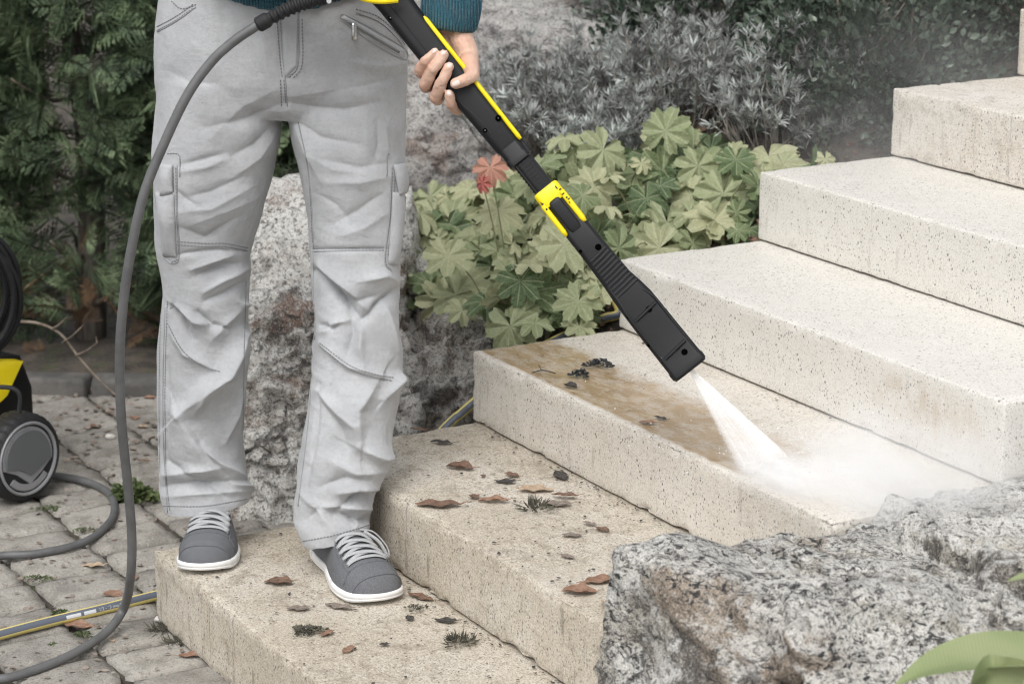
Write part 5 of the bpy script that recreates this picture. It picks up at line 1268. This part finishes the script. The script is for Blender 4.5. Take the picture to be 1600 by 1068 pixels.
def put_leaf(pos, nrmv, size, red=False, yaw=None):
    a, b = st(pos); k = int(np.argmin([(a - g[1]) ** 2 + 1.3 * (b - g[2]) ** 2 for g in ger])); e = ger[k]
    z = nrm(nrmv); y = np.array([0, -.7, -.5]) + r_.normal(0, .6, 3) if yaw is None else np.array(yaw, float); y = nrm(y - z * (y @ z)); x = np.cross(y, z)
    me = (GR if red else GL)[r_.integers(0, 2 if red else 8)]; o = bpy.data.objects.new('leaf', me); C.objects.link(o)
    o.matrix_world = Matrix(((x[0] * size, y[0] * size, z[0] * size, pos[0]), (x[1] * size, y[1] * size, z[1] * size, pos[1]), (x[2] * size, y[2] * size, z[2] * size, pos[2]), (0, 0, 0, 1)))
    mw = o.matrix_world.copy(); o.parent = e[0]; o.matrix_parent_inverse = Matrix.Translation(e[0].location).inverted(); o.matrix_basis = mw
    g0_ = np.array(S(e[1], e[2], float(zsoil(e[1], e[2])))); bs = pos * .55 + g0_ * .45; bs[2] = g0_[2]
    e[3].add(*tube(spline([bs, (bs + pos) / 2 + [0, 0, .02], pos - z * .001], 6), .0016, 4, cap=False)); e[4].append(o)
while len(placed) < 285 and tries < 14000:
    tries += 1; a = r_.uniform(.72, 1.85); b = r_.uniform(-1.12, .02); hgt = r_.uniform(.03, .26) * (.6 + .4 * math.sin(a * 9 + b * 7))
    pos = S(a, b, a * SH / SD - .045 + .12 * max(0, -b) + hgt * (1.0 if b < -.12 else .6)); u, v = [float(x[0]) for x in proj(pos[None])]
    if not in_poly(u, v, GPOLY) or (b > -.04 and hgt < .06 + (math.ceil(a / SD) * SH - zsoil(a, b))): continue
    if any((u - p[0]) ** 2 + (v - p[1]) ** 2 < (23 if tries < 6000 else 17) ** 2 for p in placed): continue
    placed.append((u, v)); size = r_.choice([.030, .040, .048, .056, .068]) * r_.uniform(.9, 1.1)
    put_leaf(pos, np.array([0, -.55, .75]) + r_.normal(0, .42, 3), size)
for u, v, y, s_, nv, yw in ((833, 455, 4.93, .066, (0, -.85, .5), (0, -.3, -1)), (1040, 205, 5.35, .062, (-.3, -.8, .35), (.2, 0, 1)), (1010, 310, 5.2, .062, (.1, -.6, .7), (.3, -.5, -1)), (1090, 260, 5.3, .055, (.2, -.8, .4), (-.2, 0, -1)), (1150, 250, 5.25, .05, (0, -.6, .7), (0, -.4, -1)), (905, 510, 4.80, .04, (.1, -.5, .8), (0, -.5, -1)), (700, 400, 5.1, .06, (0, -.6, .7), (0, -.4, -1)), (780, 330, 5.2, .06, (-.1, -.6, .7), (.2, -.4, -1))):
    put_leaf(ony(u, v, y), np.array(nv), s_, False, yw)
put_leaf(ony(766, 262, 5.16), np.array([0, -.8, .55]), .042, True, (.1, 0, -1)); put_leaf(ony(754, 286, 5.14), np.array([-.6, -.6, .3]), .024, True, (-.2, 0, -1)); put_leaf(ony(800, 463, 4.98), np.array([.3, -.8, .3]), .022, True)
for e, a, b, mbp, _ in ger:
    o = mbp.obj('leaf_stalk', M_petiole); o.parent = e; o.matrix_parent_inverse = Matrix.Translation(e.location).inverted(); o['kind'] = 'stuff'
# ------------------------------------------------------------------ fallen leaves, moss, twigs
def deadmat(name, a, b):
    m = Mat(name, rough=.7); n1 = m.noise(6, 5, .65); c = m.mix(m.ss(n1, .35, .65), a, b); c = m.mix(m.math('MULTIPLY', m.ss(m.noise(25, 4, .7), .58, .7), .5), c, tuple(x * .45 for x in a))
    x, y, z = m.sep()[0:3]; vn = m.ss(m.math('ABSOLUTE', x), .028, .008); c = m.mix(m.math('MULTIPLY', vn, .5), c, tuple(min(1, q_ * 1.5) for q_ in b))
    m.color(c); m.bump(n1, .4, .05); return m.m
DM = {'brown': deadmat('leaf_brown', (.14, .08, .055), (.22, .135, .09)), 'orange': deadmat('leaf_orange', (.235, .125, .08), (.33, .205, .14)), 'pale': deadmat('leaf_pale', (.42, .30, .20), (.52, .40, .28)),
      'dark': deadmat('leaf_dark', (.035, .032, .03), (.085, .075, .065)), 'grey': deadmat('leaf_greybrown', (.19, .15, .12), (.29, .24, .20)), 'green': deadmat('leaf_dull_green', (.07, .10, .055), (.13, .16, .09))}
def dead_mesh(seed, lobes=0, fold=.5, ratio=.36):
    r_ = np.random.default_rng(seed); nu, nv = 14, 8; V_ = []
    bend = r_.uniform(-.05, .2); curl = .28 * fold * r_.uniform(.6, 1.4); tw_ = r_.uniform(-.2, .2); side = r_.uniform(-.2, .2)
    for i in range(nu + 1):
        s = i / nu; w = ratio * math.sin(math.pi * min(1, s * .97 + .02)) ** .75 * (1 - .25 * s) * (1 + .22 * lobes * math.cos(s * 19 + seed)) + .012
        for j in range(nv + 1):
            t_ = j / nv * 2 - 1; x = t_ * w * (1 + r_.normal(0, .05) * (abs(t_) > .9)); y = s - .5
            z = curl * (t_ * t_) * w * 1.2 + .5 * bend * (y * y) + tw_ * x * y + .03 * math.sin(s * 13 + t_ * 3 + seed) * abs(t_)
            V_.append((x + side * y * y, y, z))
    V_ = np.array(V_); k = nv + 1; i, j = np.meshgrid(np.arange(nu), np.arange(nv), indexing='ij'); b0 = (i * k + j).ravel(); mb = MB().add(V_, [np.stack([b0, b0 + k, b0 + k + 1, b0 + 1], 1)])
    mb.add(*tube([(0, -.49, V_[nv // 2, 2]), (.02, -.62, .05), (.05, -.74, .04)], [.016, .012, .012], 5)); me = mb.mesh('fallen_leaf'); return me
def fallen(u, v, level, size_px, colr, yaw, label, fold=.5, ratio=.36, lobes=0, roll=0.0, lift=.0, y=None):
    seed = int(u * 7 + v * 3); me = dead_mesh(seed, lobes, fold, ratio); zt = level * SH if y is None else 0
    p = onz(u, v, zt + .004) if y is None else ony(u, v, y); s_ = size_px * .00122
    o = link('fallen_leaf', me, DM[colr]); V_ = get_co(me); mz = (V_[:, 2] - .0).min()
    o.rotation_euler = (random.uniform(-.08, .08), roll, R(yaw)); o.scale = (s_, s_, s_); o.location = (p[0], p[1], p[2] - mz * s_ * (1 if abs(roll) < .3 else .4) - .003 + lift)
    tag(o, label, 'leaf', 'fallen leaves'); return o
fallen(435, 906, 1, 44, 'brown', 80, 'crumpled brown leaf lying between the two shoes', .5, .34, .6)
fallen(545, 1011, 1, 26, 'orange', -30, 'small orange leaf near the bottom edge of the lowest step', .6, .3)
fallen(512, 986, 1, 26, 'orange', -40, 'orange leaf lying against the moss clump on the lowest step', .6, .26)
fallen(657, 929, 1, 46, 'brown', 55, 'narrow brown leaf at the toe of the right shoe', .5, .2)
fallen(696, 966, 1, 34, 'dark', 75, 'dark flat flake of leaf on the lowest step below the right shoe', .2, .3)
fallen(530, 944, 1, 46, 'grey', 65, 'grey wet leaf scrap in front of the right shoe', .15, .22, .8)
fallen(466, 947, 1, 34, 'grey', 88, 'small grey leaf scrap left of the right shoe', .15, .3, .9)
fallen(640, 962, 1, 18, 'dark', 20, 'tiny dark leaf bit on the lowest step', .2, .4)
fallen(600, 1003, 1, 14, 'dark', 100, 'tiny dark crumb near the grassy clump', .2, .4)
fallen(718, 727, 2, 44, 'brown', 70, 'dark brown curled leaf with stalk on the second step', 1.1, .34)
fallen(684, 786, 2, 68, 'brown', 86, 'long narrow brown leaf at the front edge of the second step', .3, .22)
fallen(741, 773, 2, 22, 'brown', 10, 'small curled brown leaf in the middle of the second step', 1.2, .4)
fallen(771, 779, 2, 46, 'orange', 82, 'reddish rolled leaf in the middle of the second step', 1.3, .22)
fallen(789, 749, 2, 34, 'dark', 75, 'dark wet leaf scrap left of the pale orange leaf', .3, .3, .6)
fallen(800, 739, 2, 26, 'brown', 60, 'small brown scrap touching the dark wet leaf', .5, .3)
fallen(838, 762, 2, 52, 'pale', -86, 'pale orange oval leaf with a thin stalk on the second step', .4, .3)
fallen(876, 740, 2, 40, 'dark', 20, 'blackish leaf stuck at the foot of the third step', .3, .3, .6)
fallen(868, 784, 2, 48, 'grey', 82, 'grey-brown torn leaf right of the grass tuft', .3, .28, .7)
fallen(882, 774, 2, 40, 'brown', 75, 'narrow brown leaf lying on the torn grey leaf', .6, .2, 0, 0, .004)
fallen(893, 833, 2, 28, 'grey', 85, 'small grey leaf towards the middle of the second step', .3, .3)
fallen(941, 824, 2, 26, 'brown', 45, 'small reddish brown leaf near the foot of the third step', .8, .3)
fallen(921, 815, 2, 26, 'grey', 50, 'thin grey scrap beside the small reddish leaf', .3, .2, .6)
fallen(886, 866, 2, 22, 'grey', 60, 'faint grey scrap below the small grey leaf', .2, .3)
fallen(941, 903, 2, 50, 'orange', -78, 'pinkish brown oval leaf near the large boulder', .5, .28)
fallen(905, 921, 2, 46, 'orange', 95, 'crumpled orange leaf by the front edge near the large boulder', .9, .36, .5)
fallen(958, 944, 2, 46, 'pale', 30, 'pale curled leaf touching the large boulder', 1.2, .36)
fallen(655, 668, 2, 30, 'brown', 80, 'dark brown leaf at the back corner of the second step', .6, .25, .4)
fallen(690, 688, 2, 36, 'dark', 85, 'mossy dark scrap near the back of the second step', .3, .24, .9)
fallen(755, 740, 2, 12, 'brown', 0, 'tiny brown crumb on the second step', .3, .4)
fallen(890, 601, 3, 24, 'dark', 60, 'small black curled leaf at the muddy edge of the third step', 1.4, .4)
fallen(1011, 657, 3, 26, 'orange', 70, 'small orange leaf at the edge of the muddy film', .9, .34, .5)
fallen(1032, 650, 3, 22, 'dark', 55, 'dark sliver beside the small orange leaf', .5, .25)
fallen(175, 926, 0, 36, 'orange', 60, 'rusty leaf standing up against the hanging hose', .8, .44)
fallen(120, 974, 0, 52, 'orange', 75, 'torn rusty leaf under the striped garden hose', .5, .3, .6)
fallen(300, 1021, 0, 40, 'orange', -85, 'rusty rolled leaf at the foot of the lowest step', 1.0, .24)
fallen(210, 899, 0, 24, 'orange', 10, 'small rusty leaf right of the hanging hose', .7, .3)
fallen(145, 881, 0, 38, 'pale', 85, 'pale brown leaf on the paving left of the hanging hose', .3, .26)
fallen(175, 997, 0, 12, 'pale', 40, 'tiny pale leaf under the hanging hose', .3, .4)
fallen(145, 664, 0, 34, 'brown', 82, 'brown oval leaf on the paving behind the pressure washer', .4, .34)
fallen(210, 651, 0, 26, 'orange', 20, 'orange leaf on the paving just behind the hanging hose', .7, .4, .5)
fallen(222, 664, 0, 24, 'pale', 70, 'pale leaf on the paving close to the left trouser leg', .5, .34)
fallen(140, 634, 0, 30, 'orange', 75, 'orange leaf in front of the edging stone', .8, .36, .5)
fallen(105, 640, 0, 26, 'pale', 60, 'yellowish leaf by the edging stone behind the wheel', .5, .36)
fallen(170, 641, 0, 24, 'pale', 30, 'yellowish leaf in front of the edging stone near the hose', .6, .36)
fallen(232, 620, 0, 30, 'orange', 85, 'orange leaf at the hedge foot beside the left trouser leg', .8, .36)
fallen(223, 717, 0, 26, 'brown', 80, 'brown leaf on the paving beside the left trouser leg', .5, .28)
fallen(398, 782, 0, 44, 'brown', 30, 'large brown leaf leaning against the tall whitish boulder', .9, .4, 0, .5, .012)
fallen(412, 796, 0, 30, 'brown', -40, 'brown leaf on the paving right of the left trouser hem', .7, .36, 0, .2, .004)
fallen(432, 800, 0, 36, 'green', 10, 'dull green leaf at the foot of the tall whitish boulder', .7, .34, 0, -.5, .014)
fallen(445, 800, 0, 30, 'green', -30, 'small green leaf beside the right trouser hem', .7, .34, 0, .4, .01)

M_moss = leafmat('dark_moss', [(.3, (.05, .048, .038)), (.55, (.11, .105, .078)), (.75, (.18, .17, .12))], .9, 60, rnd=False, detail=.2, transl=.05)
M_black_moss = leafmat('black_moss', [(.3, (.015, .016, .018)), (.6, (.05, .052, .055)), (.8, (.12, .12, .12))], .8, 60, rnd=False, detail=.1, transl=0)
M_weed = leafmat('weed_green', [(.3, (.05, .075, .028)), (.6, (.11, .145, .05))], .7, 30, rnd=False, transl=.15)
def clump(name, label, p, rx, ry, h_, n, mat, seed, cat, blade=(.003, .009), grass=False, group=None):
    r_ = np.random.default_rng(seed); a = r_.uniform(0, 2 * math.pi, n); q_ = np.sqrt(r_.random(n)) * (1 + .35 * np.sin(a * 3 + seed))
    x, y = q_ * np.cos(a), q_ * np.sin(a); z = h_ * np.clip(1 - q_ ** 2, 0, 1) * r_.random(n)
    pos = np.array(p) + np.stack([x * rx, y * ry, z], 1); d = np.stack([x * 1.5, y * 1.5, 0 * x + .5], 1) + r_.normal(0, .7, (n, 3)); d[:, 2] = np.abs(d[:, 2]) * (1.5 if grass else .5)
    V_, P_ = scatter(NL if grass else LV, NP if grass else LP, pos, axes_from(d, r_.normal(0, 1, (n, 3)) + [0, 0, .8]), r_.uniform(*blade, n))
    o = MB().add(V_ - np.array(p), P_).obj(name, mat, smooth=False); o.location = p; tag(o, label, cat, group); return o
clump('moss_clump', 'dark moss clump on the lowest step next to an orange leaf', onz(482, 984, .152), .024, .016, .005, 300, M_moss, 1, 'moss')
clump('grass_clump', 'washed-up clump of grass in the middle of the lowest step', onz(718, 1003, .152), .020, .015, .008, 150, M_moss, 2, 'grass', (.010, .022), True)
clump('grass_clump', 'thin grass tuft among the leaves on the second step', onz(838, 794, .302), .024, .014, .004, 70, M_moss, 3, 'grass', (.010, .032), True)
clump('moss_clump', 'black moss clump near the back of the third step', onz(936, 569, .452), .024, .018, .010, 200, M_black_moss, 4, 'moss')
clump('moss_clump', 'black moss clump beside the curled black leaf', onz(906, 586, .452), .018, .013, .010, 160, M_black_moss, 5, 'moss')
clump('moss_clump', 'faint moss patch near the end of the lowest step', onz(650, 950, .152), .016, .010, .004, 60, M_moss, 6, 'moss')
clump('weed', 'green weed growing between paving stones beside the hose', onz(205, 778, .0), .045, .04, .035, 420, M_weed, 7, 'weed', (.010, .024))
for i, (u, v, s_, lb) in enumerate(((135, 830, .02, 'low moss growing in the joint inside the hose loop'), (78, 795, .018, 'moss strip in the joint in front of the wheel'), (60, 905, .02, 'moss in the joint near the left edge'), (95, 958, .014, 'moss in the joint beside the striped hose'), (130, 993, .016, 'moss between hose and garden hose'), (262, 985, .02, 'dry grass at the foot of the lowest step'), (290, 1005, .024, 'dry weeds along the foot of the lowest step'), (82, 1010, .008, 'tiny round weed on the paving near the bottom left'))):
    clump('joint_moss', lb, onz(u, v, -.004), s_ * 1.4, s_, .008, 150, M_weed if i < 5 or i == 7 else M_moss, 30 + i, 'moss', (.003, .007) if i < 5 or i == 7 else (.01, .026), i in (5, 6), 'moss and weeds in the joints')
tw_ = MB().add(*tube(spline([onz(832, 582, .455), onz(846, 578, .458), onz(858, 580, .456), onz(868, 583, .454)], 10), .0012, 5)).add(*tube([onz(846, 578, .457), onz(842, 570, .456)], .0009, 5))
tag(tw_.obj('small_twig', Mat('dark_twig', .9, (.05, .045, .04)).m), 'thin forked twig on the muddy third step', 'twig')
V_, P_ = ico(3, (0, 0, 0), 1); V_ = V_ * np.array([.011, .008, .007]) * (1 + .15 * fbm(V_ * 2, 2, 3)[:, None]); o = MB().add(V_, P_).obj('pebble', Mat('white_pebble', .7, (.60, .58, .53)).m); o.location = onz(250, 967, .005); tag(o, 'white pebble at the corner of the lowest step', 'pebble')
for u, v, s_, lb in ((172, 682, .012, 'white pebble on the paving behind the hose'), (150, 607, .014, 'pale pebble at the foot of the hedge')):
    o = link('pebble', o.data); o.location = onz(u, v, .005); o.scale = (s_ / .011,) * 3; tag(o, lb, 'pebble')
# leaf litter and crumbs too small to count
r_ = np.random.default_rng(77); n = 900
u = r_.uniform(-40, 420, n); v = 610 + 460 * r_.random(n) ** 1.8; pos = np.array([onz(a, b, .003) for a, b in zip(u, v)]); aa_, bb_ = st(pos); k = ~((aa_ > -.01) & (bb_ > -.01)); pos = pos[k]
V_, P_ = scatter(LV, LP, pos, axes_from(r_.normal(0, 1, (len(pos), 3)) * [1, 1, .12], r_.normal(0, .3, (len(pos), 3)) + [0, 0, 1]), r_.uniform(.004, .016, len(pos)) * (1 + .6 * (pos[:, 1] > 5.3)))
o = MB().add(V_, P_).obj('leaf_litter', DM['grey'], smooth=False); tag(o, 'small leaf litter and crumbs scattered over the paving', kind='stuff')
cr_ = []
for lev, n in ((1, 330), (2, 330), (3, 50)):
    n = int(n * 1.5); a = (lev - 1) * SD + np.where(r_.random(n) < .42, SD - .002 - np.abs(r_.normal(0, .012, n)), r_.uniform(.01, SD - .01, n)); b = r_.uniform(.0, 1.2 if lev < 3 else .8, n); cr_.append(np.array([S(x, y, lev * SH + .001) for x, y in zip(a, b)]))
pos = np.concatenate(cr_); V_, P_ = scatter(LV, LP, pos, axes_from(r_.normal(0, 1, (len(pos), 3)) * [1, 1, .1], r_.normal(0, .25, (len(pos), 3)) + [0, 0, 1]), (.002 + .008 * r_.random(len(pos)) ** 3))
o = MB().add(V_, P_).obj('step_crumbs', DM['dark'], smooth=False); tag(o, 'dark crumbs of leaf and dirt on the lower steps', kind='stuff')
n = 1500; a = r_.uniform(.7, 1.9, n); b = r_.uniform(-1.3, -.02, n); pos = np.array([S(x, y, float(zsoil(x, y)) + .012) for x, y in zip(a, b)])
V_, P_ = scatter(LV, LP, pos, axes_from(r_.normal(0, 1, (n, 3)) * [1, 1, .3], r_.normal(0, .5, (n, 3)) + [0, 0, 1]), r_.uniform(.012, .04, n)); o = MB().add(V_, P_).obj('bed_litter', DM['brown'], smooth=False); tag(o, 'brown leaf litter on the soil under the geraniums', kind='stuff')

# ------------------------------------------------------------------ hosta in the bottom right corner
m = Mat('hosta_leaf', rough=.45); x, y, z = m.sep()[0:3]
st_ = N(m.nt, 'TexWave', {'Vector': m.co(), 'Scale': 60.0, 'Distortion': 1.5}, wave_type='BANDS', bands_direction='X').outputs['Fac']
c = m.mix(m.ss(m.noise(4, 3, .6), .35, .65), (.25, .32, .13), (.38, .43, .22)); c = m.mix(m.math('MULTIPLY', m.ss(st_, .5, .95), .12), c, (.50, .54, .34)); m.color(c); m.bump(st_, .2, .002)
t_ = N(m.nt, 'BsdfTranslucent', {'Color': c}).outputs[0]; mx = N(m.nt, 'MixShader', {0: .3, 1: m.b.outputs[0], 2: t_}).outputs[0]; m.nt.links.new(mx, m.o.inputs['Surface']); M_hosta = m.m
hosta = empty('hosta', (.78, 2.98, .30)); tag(hosta, 'pale green hosta leaves in the bottom right corner', 'plant')
def hosta_leaf(mid, wid, side):
    c_ = spline([ony(*q_) for q_ in mid], 22); T_, A_2, B_2 = frames(c_); V_ = []; nv = 12
    for i in range(22):
        s = i / 21; w = wid * math.sin(math.pi * min(.985, s * .62 + .012)) ** 1.1
        sd_ = nrm(np.array(side) - T_[i] * (np.array(side) @ T_[i])); nn_ = np.cross(sd_, T_[i]); nn_ = nn_ if nn_[2] > 0 else -nn_
        for j in range(nv + 1):
            q_ = j / nv * 2 - 1; V_.append(c_[i] + sd_ * q_ * w + nn_ * (abs(q_) ** 1.3 * w * .28 - .05 * w * math.sin(s * 9) * q_ * q_))
    k = nv + 1; i, j = np.meshgrid(np.arange(21), np.arange(nv), indexing='ij'); b0 = (i * k + j).ravel(); me = mesh_np('leaf', np.array(V_), [np.stack([b0, b0 + 1, b0 + k + 1, b0 + k], 1)])
    o = link('leaf', me, M_hosta); o.parent = hosta; o.matrix_parent_inverse = Matrix.Translation(hosta.location).inverted()
hosta_leaf([(1396, 1072, 2.90), (1450, 1046, 2.92), (1520, 1033, 2.95), (1600, 1026, 2.98), (1700, 1030, 3.0)], .050, (-.15, 1, .12))
hosta_leaf([(1512, 1085, 2.86), (1525, 1062, 2.88), (1550, 1052, 2.92), (1600, 1060, 2.95)], .026, (.4, .3, .9))
hosta_leaf([(1572, 908, 2.98), (1605, 900, 3.0), (1650, 902, 3.02), (1720, 960, 3.05)], .013, (0, 1, .2))
for q_ in (1640, 1680): 
    o = MB().add(*tube(spline([ony(q_, 1050, 3.0), ony(q_ + 20, 1150, 3.0), ony(q_ + 25, 1300, 3.0)], 8), .005, 8)).obj('stalk', M_petiole); o.parent = hosta; o.matrix_parent_inverse = Matrix.Translation(hosta.location).inverted()

# ------------------------------------------------------------------ water: the fan of the jet, and the mist it throws up
def volmat(name, build):
    mt = bpy.data.materials.new(name); mt.use_nodes = True; nt = mt.node_tree; nt.nodes.clear(); out = N(nt, 'OutputMaterial'); v_ = N(nt, 'VolumePrincipled', {'Color': (1, 1, 1, 1), 'Anisotropy': -.2})
    mm = Mat.__new__(Mat); mm.nt = nt; mm.tc = None; mm.m = mt; d_ = build(mm); nt.links.new(d_, v_.inputs['Density']); nt.links.new(v_.outputs[0], out.inputs['Volume']); return mt
AP = Lp(676, 2.5, 0); E1, E2 = onz(1152, 738, .452), onz(1254, 736, .452); EM = (E1 + E2) / 2; JL = np.linalg.norm(EM - AP)
jy = nrm(EM - AP); jx = nrm((E2 - E1) - jy * ((E2 - E1) @ jy)); jz = np.cross(jx, jy); JW = (E2 - E1) @ jx / 2; JS = (E2 - E1) @ jy / 2
JM = Matrix(((jx[0], jy[0], jz[0], AP[0]), (jx[1], jy[1], jz[1], AP[1]), (jx[2], jy[2], jz[2], AP[2]), (0, 0, 0, 1)))
rg = []; t_ = np.linspace(0, 2 * math.pi, 40, endpoint=False)
for s in np.linspace(0, 1, 14):
    hw = .005 + s * JW; ht = .0045 + .009 * s; rg.append(np.stack([hw * np.cos(t_), s * JL + s * JS * np.cos(t_), ht * np.sin(t_)], 1))
m = Mat('jet_spray', rough=1.0); x, y, z = m.sep()[0:3]; f = m.math('DIVIDE', x, m.math('ADD', y, .012)); hw = JW / JL
stv = N(m.nt, 'CombineXYZ', {0: m.math('MULTIPLY', f, 60.0), 1: m.math('MULTIPLY', y, 6.0), 2: m.math('MULTIPLY', z, 12.0)}).outputs[0]
n1 = m.ss(m.noise(1.0, 4, .65, vec=stv), .28, .70); n2 = m.ss(m.noise(330, 3, .7), .34, .62)
ed = m.ss(m.math('ABSOLUTE', f), hw * 1.12, hw * .70); core = m.math('ADD', .62, m.math('MULTIPLY', m.ss(f, -hw * .1, hw * .8), .38))
ed = m.math('MULTIPLY', ed, m.ss(y, JL * 1.06, JL * .86))
al = m.math('MULTIPLY', m.math('MULTIPLY', ed, core), m.math('ADD', .30, m.math('ADD', m.math('MULTIPLY', n1, .24), m.math('MULTIPLY', n2, .16))))
df = N(m.nt, 'BsdfDiffuse', {'Color': (.97, .97, .97, 1)}).outputs[0]; tl = N(m.nt, 'BsdfTranslucent', {'Color': (.97, .97, .97, 1)}).outputs[0]
wh_ = N(m.nt, 'MixShader', {0: .12, 1: df, 2: tl}).outputs[0]; mx = N(m.nt, 'MixShader', {0: al, 1: N(m.nt, 'BsdfTransparent').outputs[0], 2: wh_}).outputs[0]; m.nt.links.new(mx, m.o.inputs['Surface'])
jet = MB().add(*loft(rg)).obj('water_jet', m.m); jet.matrix_world = JM; tag(jet, 'white fan of water sprayed from the nozzle onto the third step', kind='stuff')
ms, mp = ico(3)
def mist(c, sx, sy, sz, dens, label, seed, nsc=2.2, rz=0.0):
    def build(mm):
        l_ = N(mm.nt, 'VectorMath', {0: mm.co()}, operation='LENGTH').outputs['Value']; fall = mm.math('POWER', mm.ss(l_, 1.0, .1), 1.4)
        n1 = mm.ss(mm.noise(nsc, 4, .6, vec=mm.mapv(mm.co(), loc=(seed, seed * 2, 0)), dist=.4), .34, .70)
        return mm.math('MULTIPLY', mm.math('MULTIPLY', fall, dens), mm.math('ADD', .25, n1))
    o = MB().add(ms, mp).obj('water_mist', volmat('mist', build)); o.location = c; o.scale = (sx, sy, sz); o.rotation_euler = (0, 0, rz); tag(o, label, kind='stuff')
RZ = math.atan2(FR[1], FR[0])
mist(onz(1222, 744, .47), .16, .10, .040, 26, 'dense white burst where the jet strikes the third step', 7, 3.2, RZ)
mist(onz(1340, 752, .47), .34, .19, .05, 15, 'white splash spreading over the right part of the third step', 1, 2.6, RZ)
mist(onz(1430, 735, .50), .36, .24, .15, 5.5, 'drifting mist between the splash and the fourth step', 2, 2.0, RZ)
mist(ony(1480, 640, 3.85), .36, .22, .28, 1.0, 'thin veil of mist rising over the right end of the steps', 3, 1.6)
mist(ony(1480, 200, 5.0), .60, .35, .40, .55, 'fine spray haze in front of the dark shrubs', 4, 2.4)
# loose droplets thrown off the splash
r_ = np.random.default_rng(88); n = 1400; c0 = onz(1215, 738, .455); d_ = r_.normal(0, 1, (n, 3)); d_[:, 2] = np.abs(d_[:, 2]) * .55; q_ = r_.random(n) ** 2.2
pos = c0 + d_ * q_[:, None] * np.array([.22, .15, .20]) + np.outer(q_, ASC[0] * np.array([.12, .05, 0])); pos[:, 2] = np.maximum(pos[:, 2], .4525)
V0, P0_ = ico(1); V_, P_ = scatter(V0, P0_, pos, np.repeat(np.eye(3)[None], n, 0), .0004 + .0011 * r_.random(n) ** 3)
m = Mat('water_droplet', rough=.05, base=(1, 1, 1)); m.set('Transmission Weight', .6); m.set('IOR', 1.33)
o = MB().add(V_, P_).obj('water_droplets', m.m); tag(o, 'fine droplets flying off the splash on the third step', kind='stuff')
